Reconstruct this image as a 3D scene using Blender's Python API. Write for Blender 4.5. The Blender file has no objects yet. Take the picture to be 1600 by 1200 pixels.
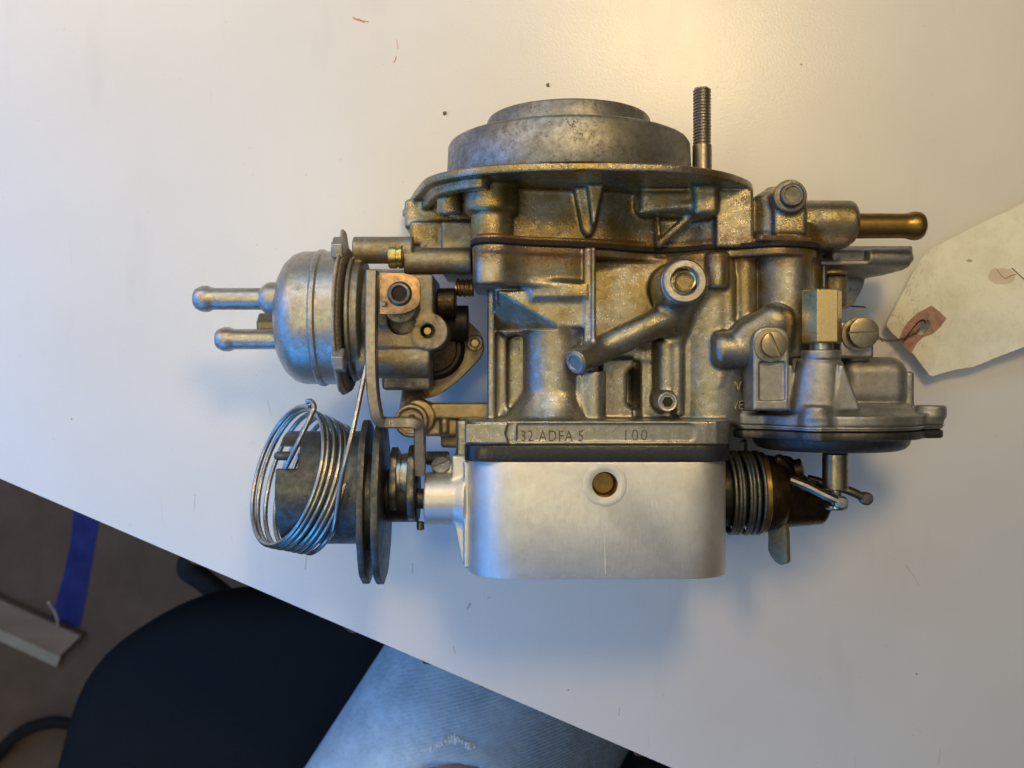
import bpy, bmesh, math, random
import numpy as np
from mathutils import Vector, Matrix
random.seed(7); rng = np.random.default_rng(5)
PI = math.pi
sc = bpy.context.scene
C = sc.collection
# ------------------------------------------------------------------ camera, light, exposure
H = 455.0            # camera height above the table in mm
F = 1500.0           # focal length in photo pixels (photo is 1600 wide)
cam = bpy.data.cameras.new('camera'); camo = bpy.data.objects.new('camera', cam); C.objects.link(camo)
camo.location = (0, 0, H/1000); cam.sensor_width = 36; cam.lens = 36*F/1600
cam.clip_start = 0.01; cam.clip_end = 20
cam.dof.use_dof = True; cam.dof.focus_distance = 0.375; cam.dof.aperture_fstop = 15
sc.camera = camo
w = bpy.data.worlds.new('World'); sc.world = w; w.use_nodes = True
wn = w.node_tree.nodes; wl = w.node_tree.links
bg = wn['Background']
tc = wn.new('ShaderNodeTexCoord'); sp = wn.new('ShaderNodeSeparateXYZ'); wl.new(tc.outputs['Generated'], sp.inputs[0])
r1 = wn.new('ShaderNodeValToRGB'); wl.new(sp.outputs['Z'], r1.inputs[0])
r1.color_ramp.elements[0].position = 0.0; r1.color_ramp.elements[0].color = (0.030, 0.032, 0.036, 1)
r1.color_ramp.elements[1].position = 1.0; r1.color_ramp.elements[1].color = (1.0, 0.98, 0.92, 1)
e = r1.color_ramp.elements.new(0.35); e.color = (0.08, 0.077, 0.07, 1); e = r1.color_ramp.elements.new(0.8); e.color = (0.22, 0.21, 0.19, 1)
wl.new(r1.outputs[0], bg.inputs[0]); bg.inputs[1].default_value = 0.72

def area(name, loc, target, size, sizey, power, col, spread=180):
    l = bpy.data.lights.new(name, 'AREA'); l.shape = 'RECTANGLE'; l.size = size; l.size_y = sizey
    l.energy = power; l.color = col; l.spread = math.radians(spread)
    o = bpy.data.objects.new(name, l); C.objects.link(o); o.location = loc
    o.rotation_euler = (Vector(target)-Vector(loc)).to_track_quat('-Z', 'Y').to_euler(); return o
area('ceiling_lamp', (0.125, 0.41, 0.76), (0.0, 0.21, 0.0), 0.17, 0.17, 1.40, (1.0, 0.68, 0.25), 100)
area('back_window', (-0.35, 0.95, 0.75), (-0.15, 0.08, 0.0), 0.8, 0.5, 1.7, (0.40, 0.70, 1.0), 110)
area('warm_side_fill', (-0.70, 0.55, 0.55), (-0.15, 0.08, 0), 0.5, 0.40, 1.5, (1.0, 0.70, 0.34), 120)  # added warm fill, balances the blue light on the table
area('second_ceiling_lamp', (-0.50, -0.05, 1.15), (-0.24, 0.03, 0.0), 0.30, 0.30, 0.45, (1.0, 0.84, 0.36), 60)
area('window', (-0.82, 0.02, 0.28), (-0.10, 0.0, 0), 0.9, 0.38, 5.2, (0.07, 0.35, 1.0))
area('low_blue_fill', (-0.40, -0.50, 0.30), (-0.20, -0.16, 0.0), 0.4, 0.30, 1.0, (0.04, 0.36, 1.0), 110)  # added blue fill for the table front and the jeans
sc.view_settings.view_transform = 'Standard'; sc.view_settings.look = 'None'
sc.view_settings.exposure = -0.34; sc.view_settings.gamma = 1.0

# ------------------------------------------------------------------ units and helpers (all shapes in mm, photo pixels turned into real places)
def W(px, py, z): return np.array([(px-800)*(H-z)/F, (600-py)*(H-z)/F, z], float)
def X_(px, z): return (px-800)*(H-z)/F
def Y_(py, z): return (600-py)*(H-z)/F
def L_(n, z): return n*(H-z)/F

def fin(name, me, mat, parent=None, recenter=True, sharp=None):
    """mesh in mm -> object in metres with its origin at the centre of its bounds"""
    n = len(me.vertices); co = np.empty(n*3, 'f'); me.vertices.foreach_get('co', co); co = co.reshape(-1, 3)
    c = (co.min(0)+co.max(0))/2 if recenter else np.zeros(3)
    co = (co-c)/1000.0
    me.vertices.foreach_set('co', co.astype('f').ravel()); me.update()
    if mat: me.materials.append(mat)
    me.polygons.foreach_set('use_smooth', np.ones(len(me.polygons), bool))
    if sharp is not None: me.set_sharp_from_angle(angle=math.radians(sharp))
    o = bpy.data.objects.new(name, me); C.objects.link(o)
    wloc = Vector((c/1000.0).tolist()); o['_w'] = list(wloc)
    if parent is not None:
        o.parent = parent; o.location = wloc - Vector(parent['_w'])
    else: o.location = wloc
    return o
def empty(name, x, y, z, label, cat, group=None):
    o = bpy.data.objects.new(name, None); C.objects.link(o); o.empty_display_size = 0.02
    o.location = (x/1000, y/1000, z/1000); o['_w'] = list(o.location)
    o['label'] = label; o['category'] = cat
    if group: o['group'] = group
    return o
def mesh_np(name, verts, quads):
    me = bpy.data.meshes.new(name); nv = len(verts); nf = len(quads); k = quads.shape[1]
    me.vertices.add(nv); me.vertices.foreach_set('co', verts.astype('f').ravel())
    me.loops.add(nf*k); me.loops.foreach_set('vertex_index', quads.astype('i').ravel())
    me.polygons.add(nf); me.polygons.foreach_set('loop_start', np.arange(0, nf*k, k, dtype='i'))
    me.polygons.foreach_set('loop_total', np.full(nf, k, dtype='i'))
    me.update(calc_edges=True); me.validate(); return me

# ---- signed distance modelling for the castings: fillets where shapes meet, then surface nets
class SDF:
    def __init__(s, lo, hi, h):
        s.h = h; s.lo = np.array(lo, float); s.n = (np.ceil((np.array(hi)-s.lo)/h)).astype(int)+1
        s.F = np.full(s.n, 6.0, 'f')
        s.ax = [(s.lo[i]+h*np.arange(s.n[i])).astype('f') for i in range(3)]
    def op(s, fn, lo, hi, k=1.0, mode='add'):
        m = k+2*s.h
        i0 = np.maximum(np.floor((np.array(lo)-m-s.lo)/s.h).astype(int), 0)
        i1 = np.minimum(np.ceil((np.array(hi)+m-s.lo)/s.h).astype(int)+1, s.n)
        if (i1 <= i0).any(): return s
        x = s.ax[0][i0[0]:i1[0]][:, None, None]; y = s.ax[1][i0[1]:i1[1]][None, :, None]; z = s.ax[2][i0[2]:i1[2]][None, None, :]
        d = fn(x, y, z).astype('f')
        sl = tuple(slice(i0[i], i1[i]) for i in range(3)); f = s.F[sl]
        if mode == 'add':
            if k > 0: hh = np.maximum(k-np.abs(f-d), 0)/k; s.F[sl] = np.minimum(f, d)-hh*hh*k*0.25
            else: s.F[sl] = np.minimum(f, d)
        else:
            d = -d
            if k > 0: hh = np.maximum(k-np.abs(f-d), 0)/k; s.F[sl] = np.maximum(f, d)+hh*hh*k*0.25
            else: s.F[sl] = np.maximum(f, d)
        return s
    def box(s, lo, hi, r=1.0, k=1.5, mode='add', rotz=0):
        lo = np.minimum(lo, hi)*1.0; hi2 = np.maximum(lo, hi); c = (lo+hi2)/2; hf = (hi2-lo)/2
        lo_, hi_ = lo, hi2
        if rotz:
            R = math.hypot(hf[0], hf[1]); lo_ = c-np.array([R, R, hf[2]]); hi_ = c+np.array([R, R, hf[2]])
        r = min(r, hf.min()*0.99); ca, sa = math.cos(rotz), math.sin(rotz)
        def fn(x, y, z):
            u, v = x-c[0], y-c[1]
            if rotz: u, v = u*ca+v*sa, -u*sa+v*ca
            a = np.abs(u)-(hf[0]-r); b = np.abs(v)-(hf[1]-r); e = np.abs(z-c[2])-(hf[2]-r)
            return np.sqrt(np.maximum(a, 0)**2+np.maximum(b, 0)**2+np.maximum(e, 0)**2)+np.minimum(np.maximum(np.maximum(a, b), e), 0)-r
        return s.op(fn, lo_, hi_, k, mode)
    def cyl(s, a, b, r, r2=None, rd=0.8, k=1.5, mode='add'):
        a = np.array(a, float); b = np.array(b, float); r2 = r if r2 is None else r2
        L = np.linalg.norm(b-a); u = (b-a)/L; R = max(r, r2); rd = min(rd, L*0.49, min(r, r2)*0.95)
        def fn(x, y, z):
            px, py, pz = x-a[0], y-a[1], z-a[2]
            t = px*u[0]+py*u[1]+pz*u[2]
            rad = np.sqrt(np.maximum(px*px+py*py+pz*pz-t*t, 0))
            rr = r+(r2-r)*np.clip(t/L, 0, 1)
            q0 = rad-(rr-rd); q1 = np.abs(t-L/2)-(L/2-rd)
            return np.sqrt(np.maximum(q0, 0)**2+np.maximum(q1, 0)**2)+np.minimum(np.maximum(q0, q1), 0)-rd
        return s.op(fn, np.minimum(a, b)-R, np.maximum(a, b)+R, k, mode)
    def cap(s, a, b, r, r2=None, k=2.0, mode='add'):
        a = np.array(a, float); b = np.array(b, float); r2 = r if r2 is None else r2; u = b-a; LL = max(u@u, 1e-6); R = max(r, r2)
        def fn(x, y, z):
            px, py, pz = x-a[0], y-a[1], z-a[2]
            t = np.clip((px*u[0]+py*u[1]+pz*u[2])/LL, 0, 1)
            return np.sqrt((px-t*u[0])**2+(py-t*u[1])**2+(pz-t*u[2])**2)-(r+(r2-r)*t)
        return s.op(fn, np.minimum(a, b)-R, np.maximum(a, b)+R, k, mode)
    def prism(s, pts, plane, lo, hi, rd=0.8, k=1.5, mode='add'):
        P = np.array(pts, float); ia = {'xy': (0, 1, 2), 'xz': (0, 2, 1), 'yz': (1, 2, 0)}[plane]
        mn = np.zeros(3); mx = np.zeros(3)
        mn[ia[0]], mn[ia[1]], mn[ia[2]] = P[:, 0].min(), P[:, 1].min(), lo
        mx[ia[0]], mx[ia[1]], mx[ia[2]] = P[:, 0].max(), P[:, 1].max(), hi
        def fn(*g):
            x, y, t = g[ia[0]], g[ia[1]], g[ia[2]]
            d2 = None; sgn = None; n = len(P)
            for i in range(n):
                a = P[i]; b = P[i-1]; e = b-a; wx = x-a[0]; wy = y-a[1]
                tt = np.clip((wx*e[0]+wy*e[1])/max(e@e, 1e-9), 0, 1)
                dd = (wx-e[0]*tt)**2+(wy-e[1]*tt)**2
                c1 = y >= a[1]; c2 = y < b[1]; c3 = e[0]*wy > e[1]*wx
                fl = (c1 & c2 & c3) | (~c1 & ~c2 & ~c3); sg = np.where(fl, -1.0, 1.0)
                d2 = dd if d2 is None else np.minimum(d2, dd); sgn = sg if sgn is None else sgn*sg
            q0 = sgn*np.sqrt(d2)+rd; q1 = np.abs(t-(lo+hi)/2)-((hi-lo)/2-rd)
            return np.sqrt(np.maximum(q0, 0)**2+np.maximum(q1, 0)**2)+np.minimum(np.maximum(q0, q1), 0)-rd
        return s.op(fn, mn, mx, k, mode)
    def plane(s, p, n, lo, hi, k=0.6):
        p = np.array(p, float); n = np.array(n, float); n /= np.linalg.norm(n)
        return s.op(lambda x, y, z: -((x-p[0])*n[0]+(y-p[1])*n[1]+(z-p[2])*n[2])+0*(x+y+z), np.array(lo)+k+2*s.h, np.array(hi)-k-2*s.h, k, 'cut')
    def bp(s, x0, x1, y0, y1, zf, zb, r=1.0, k=1.5, mode='add'):
        """box whose front face (height zf) shows at these photo pixels"""
        return s.box([X_(x0, zf), Y_(y1, zf), zb], [X_(x1, zf), Y_(y0, zf), zf], r, k, mode)
    def vc(s, px, y0, y1, z, r, k=1.5, rd=1.0, r2=None, mode='add'):
        """upright cylinder (along the carburettor's height) centred at photo column px"""
        return s.cyl(W(px, y1, z), W(px, y0, z), r, r2, rd, k, mode)
    def fc(s, px, py, zf, zb, r, k=1.5, rd=0.8, r2=None, mode='add'):
        """cylinder facing the camera side, front at zf"""
        a = W(px, py, zf); b = a.copy(); b[2] = zb
        return s.cyl(a, b, r, r2, rd, k, mode)
    def mesh(s, name):
        F_ = s.F; F_[0] = F_[-1] = 3; F_[:, 0] = F_[:, -1] = 3; F_[:, :, 0] = F_[:, :, -1] = 3
        S = F_ < 0; nx, ny, nz = np.array(S.shape)-1
        cnt = np.zeros((nx, ny, nz), 'i1'); corners = [(i, j, k) for i in (0, 1) for j in (0, 1) for k in (0, 1)]
        for (i, j, k) in corners: cnt += S[i:i+nx, j:j+ny, k:k+nz]
        act = (cnt > 0) & (cnt < 8); ci = np.argwhere(act); N = len(ci)
        idx = np.full((nx, ny, nz), -1, 'i4'); idx[act] = np.arange(N)
        V = {c: F_[ci[:, 0]+c[0], ci[:, 1]+c[1], ci[:, 2]+c[2]] for c in corners}
        acc = np.zeros((N, 3)); num = np.zeros(N)
        for c in corners:
            for a in range(3):
                if c[a] == 0:
                    c2 = list(c); c2[a] = 1; c2 = tuple(c2); va, vb = V[c], V[c2]
                    m = (va < 0) != (vb < 0); t = np.where(m, va/np.where(m, va-vb, 1), 0)
                    p = np.tile(np.array(c, float), (N, 1)); p[:, a] += t
                    acc += p*m[:, None]; num += m
        verts = (ci+acc/num[:, None])*s.h+s.lo
        quads = []
        for a in range(3):
            b, c = (a+1) % 3, (a+2) % 3
            sl0 = [slice(None)]*3; sl1 = [slice(None)]*3; sl0[a] = slice(0, -1); sl1[a] = slice(1, None)
            s0 = S[tuple(sl0)]; s1 = S[tuple(sl1)]; e = np.argwhere(s0 != s1)
            e = e[(e[:, b] > 0) & (e[:, c] > 0) & (e[:, b] < S.shape[b]-1) & (e[:, c] < S.shape[c]-1)]
            def at(db, dc):
                q = e.copy(); q[:, b] -= db; q[:, c] -= dc; return idx[q[:, 0], q[:, 1], q[:, 2]]
            q = np.stack([at(0, 0), at(1, 0), at(1, 1), at(0, 1)], 1)
            fl = ~s0[e[:, 0], e[:, 1], e[:, 2]]; q[fl] = q[fl][:, ::-1]; quads.append(q)
        q = np.concatenate(quads); q = q[(q >= 0).all(1)]
        return mesh_np(name, verts, q)
    def obj(s, name, mat, parent): return fin(name, s.mesh(name), mat, parent)

# ---- direct meshes
def frame(u):
    u = np.array(u, float); u /= np.linalg.norm(u)
    a = np.array([0, 0, 1.0]) if abs(u[2]) < 0.9 else np.array([0, 1.0, 0])
    v = np.cross(a, u); v /= np.linalg.norm(v); return u, v, np.cross(u, v)
def lathe(name, p, axis, prof, mat, parent, seg=64, sharp=35, wob=0.0):
    """prof: list of (t along axis, radius); ends with radius 0 close the shape"""
    u, v, w_ = frame(axis); p = np.array(p, float); bm = bmesh.new(); rings = []
    for t, r in prof:
        if r <= 1e-6: rings.append([bm.verts.new(p+u*t)])
        else:
            rings.append([bm.verts.new(p+u*t+(v*math.cos(2*PI*i/seg)+w_*math.sin(2*PI*i/seg))*(r+(wob*math.sin(i*7.3+t)*math.cos(i*3.1) if wob else 0))) for i in range(seg)])
    for a, b in zip(rings, rings[1:]):
        for i in range(seg):
            j = (i+1) % seg
            if len(a) == 1 and len(b) == 1: continue
            if len(a) == 1: bm.faces.new((a[0], b[i], b[j]))
            elif len(b) == 1: bm.faces.new((a[i], b[0], a[j]))
            else: bm.faces.new((a[i], b[i], b[j], a[j]))
    bmesh.ops.recalc_face_normals(bm, faces=bm.faces[:])
    me = bpy.data.meshes.new(name); bm.to_mesh(me); bm.free()
    return fin(name, me, mat, parent, sharp=sharp)
def cylp(name, a, b, r, mat, parent, seg=40, ch=0.4, r2=None, hole=0, depth=2.0):
    a = np.array(a, float); b = np.array(b, float); L = np.linalg.norm(b-a); r2 = r if r2 is None else r2
    ch = min(ch, L*0.3, r*0.4)
    pr = [(0, 0), (0, r-ch), (ch, r), (L-ch, r2), (L, r2-ch)]
    if hole: pr += [(L, hole+0.2), (L-0.3, hole), (L-depth, hole), (L-depth-hole*0.5, 0)]
    else: pr += [(L, 0)]
    return lathe(name, a, b-a, pr, mat, parent, seg)
def smoothpath(pts, n=8, closed=False):
    P = [np.array(p, float) for p in pts]; out = []
    for i in range(len(P)-1):
        p0 = P[max(i-1, 0)]; p1 = P[i]; p2 = P[i+1]; p3 = P[min(i+2, len(P)-1)]
        for j in range(n):
            t = j/n; out.append(0.5*((2*p1)+(-p0+p2)*t+(2*p0-5*p1+4*p2-p3)*t*t+(-p0+3*p1-3*p2+p3)*t**3))
    out.append(P[-1]); return out
def sweep(name, path, prof, mat, parent, up=None, sharp=40, cap=True):
    """sweep a closed 2-D section along a path; up fixes the section's second axis"""
    P = np.array(path, float); n = len(P); bm = bmesh.new(); rings = []
    T = np.gradient(P, axis=0); T /= np.linalg.norm(T, axis=1)[:, None]
    ref = np.array(up, float) if up is not None else None; b = None
    for i in range(n):
        t = T[i]
        if ref is not None: b = ref-t*(ref@t); b /= np.linalg.norm(b)
        else:
            if b is None: _, b, _ = frame(t)
            b = b-t*(b@t); b /= np.linalg.norm(b)
        a = np.cross(b, t)
        rings.append([bm.verts.new(P[i]+a*q[0]+b*q[1]) for q in prof])
    m = len(prof)
    for r0, r1_ in zip(rings, rings[1:]):
        for i in range(m): bm.faces.new((r0[i], r0[(i+1) % m], r1_[(i+1) % m], r1_[i]))
    if cap: bm.faces.new(rings[0][::-1]); bm.faces.new(rings[-1])
    bmesh.ops.recalc_face_normals(bm, faces=bm.faces[:])
    me = bpy.data.meshes.new(name); bm.to_mesh(me); bm.free(); return fin(name, me, mat, parent, sharp=sharp)
def roundpoly(pts, rad, n=6):
    out = []; P = [np.array(p, float) for p in pts]; m = len(P)
    for i in range(m):
        p0, p, p1 = P[i-1], P[i], P[(i+1) % m]; a = p0-p; b = p1-p; la, lb = np.linalg.norm(a), np.linalg.norm(b)
        rr = rad[i] if hasattr(rad, '__len__') else rad; rr = min(rr, la*0.45, lb*0.45)
        s_, e_ = p+a/la*rr, p+b/lb*rr
        for j in range(n+1):
            t = j/n; out.append(tuple((1-t)**2*s_+2*t*(1-t)*p+t*t*e_))
    return out
def circ(r, n=10, e=1): return [(r*math.cos(2*PI*i/n), r*e*math.sin(2*PI*i/n)) for i in range(n)]
def rrect(wd, ht, c=0.3):
    a, b = wd/2, ht/2; return [(-a+c, -b), (a-c, -b), (a, -b+c), (a, b-c), (a-c, b), (-a+c, b), (-a, b-c), (-a, -b+c)]
def wire(name, path, r, mat, parent, n=10): return sweep(name, path, circ(r, n), mat, parent, sharp=70)
def prism(name, pts, frm, depth, mat, parent, bev=0.4, segs=2, sharp=35, holes=None):
    """frm = (origin, ax, ay, az): 2-D points in mm extruded by depth along az"""
    o, ax, ay, az = [np.array(q, float) for q in frm]; bm = bmesh.new()
    vs = [bm.verts.new(o+ax*x+ay*y) for x, y in pts]; f = bm.faces.new(vs)
    r = bmesh.ops.extrude_face_region(bm, geom=[f]); nv = [g for g in r['geom'] if isinstance(g, bmesh.types.BMVert)]
    bmesh.ops.translate(bm, vec=(az*depth).tolist(), verts=nv)
    bmesh.ops.recalc_face_normals(bm, faces=bm.faces[:])
    if bev: bmesh.ops.bevel(bm, geom=[e for e in bm.edges if e.calc_face_angle(0) > 0.6], offset=bev, segments=segs, affect='EDGES', profile=0.5, clamp_overlap=True)
    me = bpy.data.meshes.new(name); bm.to_mesh(me); bm.free(); return fin(name, me, mat, parent, sharp=sharp)
EX, EY, EZ = np.eye(3)
def boolean(o, cutter, op='DIFFERENCE'):
    m = o.modifiers.new('b', 'BOOLEAN'); m.operation = op; m.object = cutter; m.solver = 'EXACT'
    bpy.context.view_layer.update(); dg = bpy.context.evaluated_depsgraph_get()
    me = bpy.data.meshes.new_from_object(o.evaluated_get(dg)); o.modifiers.clear(); o.data = me
    bpy.data.objects.remove(cutter); me.set_sharp_from_angle(angle=math.radians(35)); return o
def hexprism(name, a, b, r, mat, parent, rot=0.0, ch=0.5):
    u, v, w_ = frame(np.array(b)-np.array(a)); L = np.linalg.norm(np.array(b)-np.array(a)); a = np.array(a, float); bm = bmesh.new(); R = []
    for t, rr in ((0, r-ch), (ch, r), (L-ch, r), (L, r-ch)):
        R.append([bm.verts.new(a+u*t+(v*math.cos(rot+PI/3*i)+w_*math.sin(rot+PI/3*i))*rr) for i in range(6)])
    for p, q in zip(R, R[1:]):
        for i in range(6): bm.faces.new((p[i], q[i], q[(i+1) % 6], p[(i+1) % 6]))
    bm.faces.new(R[0]); bm.faces.new(R[-1]); bmesh.ops.recalc_face_normals(bm, faces=bm.faces[:])
    bmesh.ops.bevel(bm, geom=bm.edges[:], offset=0.15, segments=1, affect='EDGES')
    me = bpy.data.meshes.new(name); bm.to_mesh(me); bm.free(); return fin(name, me, mat, parent, sharp=20)
def thread(name, a, b, r, pitch, mat, parent, depth=0.35, seg=32, tipch=0.8):
    """helical thread surface"""
    a = np.array(a, float); b = np.array(b, float); L = np.linalg.norm(b-a); u, v, w_ = frame(b-a)
    per = 6; n = int(L/pitch*per); V = []; Q = []
    for i in range(n+1):
        for j in range(seg):
            ph = (i/per-j/seg) % 1.0; d = depth*(abs(ph*2-1)); t = L*i/n
            rr = r-d; e_ = min(t, L-t); rr -= max(0, tipch-e_)*0.8
            V.append(a+u*t+(v*math.cos(2*PI*j/seg)+w_*math.sin(2*PI*j/seg))*max(rr, 0.1))
    for i in range(n):
        for j in range(seg): Q.append((i*seg+j, (i+1)*seg+j, (i+1)*seg+(j+1) % seg, i*seg+(j+1) % seg))
    base = len(V); V.append(a+u*0.01); V.append(b)
    bm = bmesh.new(); vs = [bm.verts.new(p) for p in V]
    for q in Q: bm.faces.new([vs[k] for k in q])
    for j in range(seg):
        bm.faces.new((vs[base], vs[j], vs[(j+1) % seg])); bm.faces.new((vs[base+1], vs[n*seg+(j+1) % seg], vs[n*seg+j]))
    bmesh.ops.recalc_face_normals(bm, faces=bm.faces[:])
    me = bpy.data.meshes.new(name); bm.to_mesh(me); bm.free(); return fin(name, me, mat, parent, sharp=50)
def slot_screw(name, p, axis, r, h, ang, mat, parent, slot=0.16, dome=0.0):
    """slotted cheese-head screw with the slot really cut"""
    p = np.array(p, float); u, v, w_ = frame(axis)
    o = lathe(name, p, axis, [(0, 0), (0, r), (h-0.5, r), (h-0.12, r-0.14), (h, r-0.5), (h+dome, 0)], mat, parent, 48)
    d = v*math.cos(ang)+w_*math.sin(ang); s_ = np.cross(u, d); q = p+u*(h-0.9)
    c = prism('cut', [(-r*1.3, -r*slot), (r*1.3, -r*slot), (r*1.3, r*slot), (-r*1.3, r*slot)], (q, d, s_, u), 3, None, None, bev=0)
    return boolean(o, c)
def text_mesh(name, s_, size, frm, depth, mat, parent, xs=1.0, off=0.0, sp=1.0):
    o, ax, ay, az = [np.array(q, float) for q in frm]
    cu = bpy.data.curves.new('t', 'FONT'); cu.body = s_; cu.size = size; cu.extrude = depth/2; cu.offset = off; cu.space_character = sp; cu.resolution_u = 4
    ob = bpy.data.objects.new('t', cu); C.objects.link(ob); bpy.context.view_layer.update()
    me = bpy.data.meshes.new_from_object(ob.evaluated_get(bpy.context.evaluated_depsgraph_get()))
    bpy.data.objects.remove(ob)
    n = len(me.vertices); co = np.empty(n*3, 'f'); me.vertices.foreach_get('co', co); co = co.reshape(-1, 3)
    co = o+co[:, :1]*xs*ax+co[:, 1:2]*ay+co[:, 2:]*az
    me.vertices.foreach_set('co', co.astype('f').ravel()); me.materials.clear()
    return fin(name, me, mat, parent, sharp=30)

# ------------------------------------------------------------------ materials
class N:
    def __init__(s, name):
        s.m = bpy.data.materials.new(name); s.m.use_nodes = True; s.t = s.m.node_tree; s.b = s.t.nodes['Principled BSDF']
        c = s.t.nodes.new('ShaderNodeNewGeometry'); mp = s.t.nodes.new('ShaderNodeMapping'); mp.inputs['Scale'].default_value = (1000,)*3
        s.t.links.new(c.outputs['Position'], mp.inputs[0]); s.co = mp.outputs[0]
    def noise(s, scale, detail=4, rough=0.55, stretch=None, dist=0):
        n = s.t.nodes.new('ShaderNodeTexNoise'); n.inputs['Scale'].default_value = scale; n.inputs['Detail'].default_value = detail
        n.inputs['Roughness'].default_value = rough; n.inputs['Distortion'].default_value = dist
        co = s.co
        if stretch:
            mp = s.t.nodes.new('ShaderNodeMapping'); mp.inputs['Scale'].default_value = stretch; s.t.links.new(co, mp.inputs[0]); co = mp.outputs[0]
        s.t.links.new(co, n.inputs['Vector']); return n.outputs['Fac']
    def vor(s, scale, feature='F1'):
        n = s.t.nodes.new('ShaderNodeTexVoronoi'); n.inputs['Scale'].default_value = scale; n.feature = feature
        s.t.links.new(s.co, n.inputs['Vector']); return n.outputs['Distance']
    def ramp(s, src, stops):
        r = s.t.nodes.new('ShaderNodeMapRange') if not hasattr(stops[0][1], '__len__') else None
        if r:
            r.inputs['From Min'].default_value = stops[0][0]; r.inputs['From Max'].default_value = stops[1][0]
            r.inputs['To Min'].default_value = stops[0][1]; r.inputs['To Max'].default_value = stops[1][1]
            s.t.links.new(src, r.inputs[0]); return r.outputs[0]
        r = s.t.nodes.new('ShaderNodeValToRGB'); cr = r.color_ramp
        while len(cr.elements) < len(stops): cr.elements.new(0.5)
        for e_, (p_, c_) in zip(cr.elements, stops): e_.position = p_; e_.color = (*c_, 1)
        s.t.links.new(src, r.inputs[0]); return r.outputs[0]
    def mix(s, fac, a, b, mode='MIX'):
        m = s.t.nodes.new('ShaderNodeMix'); m.data_type = 'RGBA'; m.blend_type = mode
        for i, v in ((0, fac), (6, a), (7, b)):
            if hasattr(v, 'is_output') or isinstance(v, bpy.types.NodeSocket): s.t.links.new(v, m.inputs[i])
            elif i == 0: m.inputs[0].default_value = v
            else: m.inputs[i].default_value = (*v, 1)
        return m.outputs[2]
    def math(s, op, a, b=0.0):
        m = s.t.nodes.new('ShaderNodeMath'); m.operation = op
        for i, v in ((0, a), (1, b)):
            if isinstance(v, bpy.types.NodeSocket): s.t.links.new(v, m.inputs[i])
            else: m.inputs[i].default_value = v
        return m.outputs[0]
    def set(s, k, v):
        if isinstance(v, bpy.types.NodeSocket): s.t.links.new(v, s.b.inputs[k])
        elif k == 'Base Color': s.b.inputs[k].default_value = (*v, 1)
        else: s.b.inputs[k].default_value = v
    def bump(s, h, strength=0.3, dist=0.001, prev=None):
        b = s.t.nodes.new('ShaderNodeBump'); b.inputs['Strength'].default_value = strength; b.inputs['Distance'].default_value = dist
        s.t.links.new(h, b.inputs['Height'])
        if prev is not None: s.t.links.new(prev, b.inputs['Normal'])
        s.t.links.new(b.outputs[0], s.b.inputs['Normal']); return b.outputs[0]
def cast(name, base, dark, stain, amt=0.5, rough=(0.30, 0.55), grain=0.35, metallic=0.88, spots=0.5, big=0.06, region=None, joint=None):
    """sand-textured die casting: two greys, varnish stains in patches, dark grime specks, fine pits"""
    n = N(name)
    a = n.noise(big, 5, 0.62); b = n.noise(0.35, 6, 0.7); c = n.noise(1.6, 5, 0.75)
    col = n.mix(n.ramp(b, [(0.35, 0.0), (0.68, 1.0)]), base, dark)
    st = n.math('MULTIPLY', n.ramp(a, [(0.38, 0.0), (0.62, 1.0)]), amt)
    if region is not None: st = n.math('MULTIPLY', st, region(n))
    st = n.math('ADD', st, n.math('MULTIPLY', n.ramp(b, [(0.55, 0.0), (0.7, 1.0)]), amt*0.35))
    col = n.mix(st, col, stain)
    pat = n.math('MULTIPLY', n.ramp(n.noise(0.10, 5, 0.65), [(0.44, 0.1), (0.60, 1.0)]), n.ramp(n.noise(0.62, 8, 0.82, None, 1.5), [(0.535, 0.0), (0.575, 1.0)]))
    col = n.mix(n.math('MULTIPLY', pat, spots), col, tuple(q*0.20 for q in stain))
    if joint is not None:   # rusty brown fuel seepage along the gasket joint
        s_ = n.t.nodes.new('ShaderNodeSeparateXYZ'); n.t.links.new(n.co, s_.inputs[0])
        d = n.math('ABSOLUTE', n.math('SUBTRACT', s_.outputs[1], joint))
        d = n.math('ADD', d, n.math('MULTIPLY', n.noise(0.11, 4, 0.6), 9.0))
        j_ = n.math('MULTIPLY', n.ramp(d, [(9.2, 0.0), (4.6, 0.95)]), n.ramp(n.noise(0.9, 5, 0.75), [(0.40, 0.15), (0.56, 1.0)]))
        j_ = n.math('MAXIMUM', n.math('MINIMUM', j_, 1.0), 0.0)
        col = n.mix(j_, col, n.mix(c, (0.20, 0.085, 0.022), (0.09, 0.048, 0.018))); pat = n.math('MAXIMUM', pat, j_)
    n.set('Base Color', col); n.set('Metallic', n.ramp(pat, [(0, metallic), (1, metallic*0.35)]))
    n.set('Roughness', n.ramp(n.math('ADD', n.math('MULTIPLY', b, 0.6), n.math('MULTIPLY', c, 0.4)), [(0.35, rough[0]), (0.68, rough[1])]))
    hgt = n.math('SUBTRACT', n.math('ADD', n.math('MULTIPLY', n.noise(3.2, 4, 0.65), 0.75), n.math('MULTIPLY', n.noise(0.55, 3), 0.45)), n.math('MULTIPLY', pat, 0.35))
    n.bump(hgt, grain, 0.0006); return n.m
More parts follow.
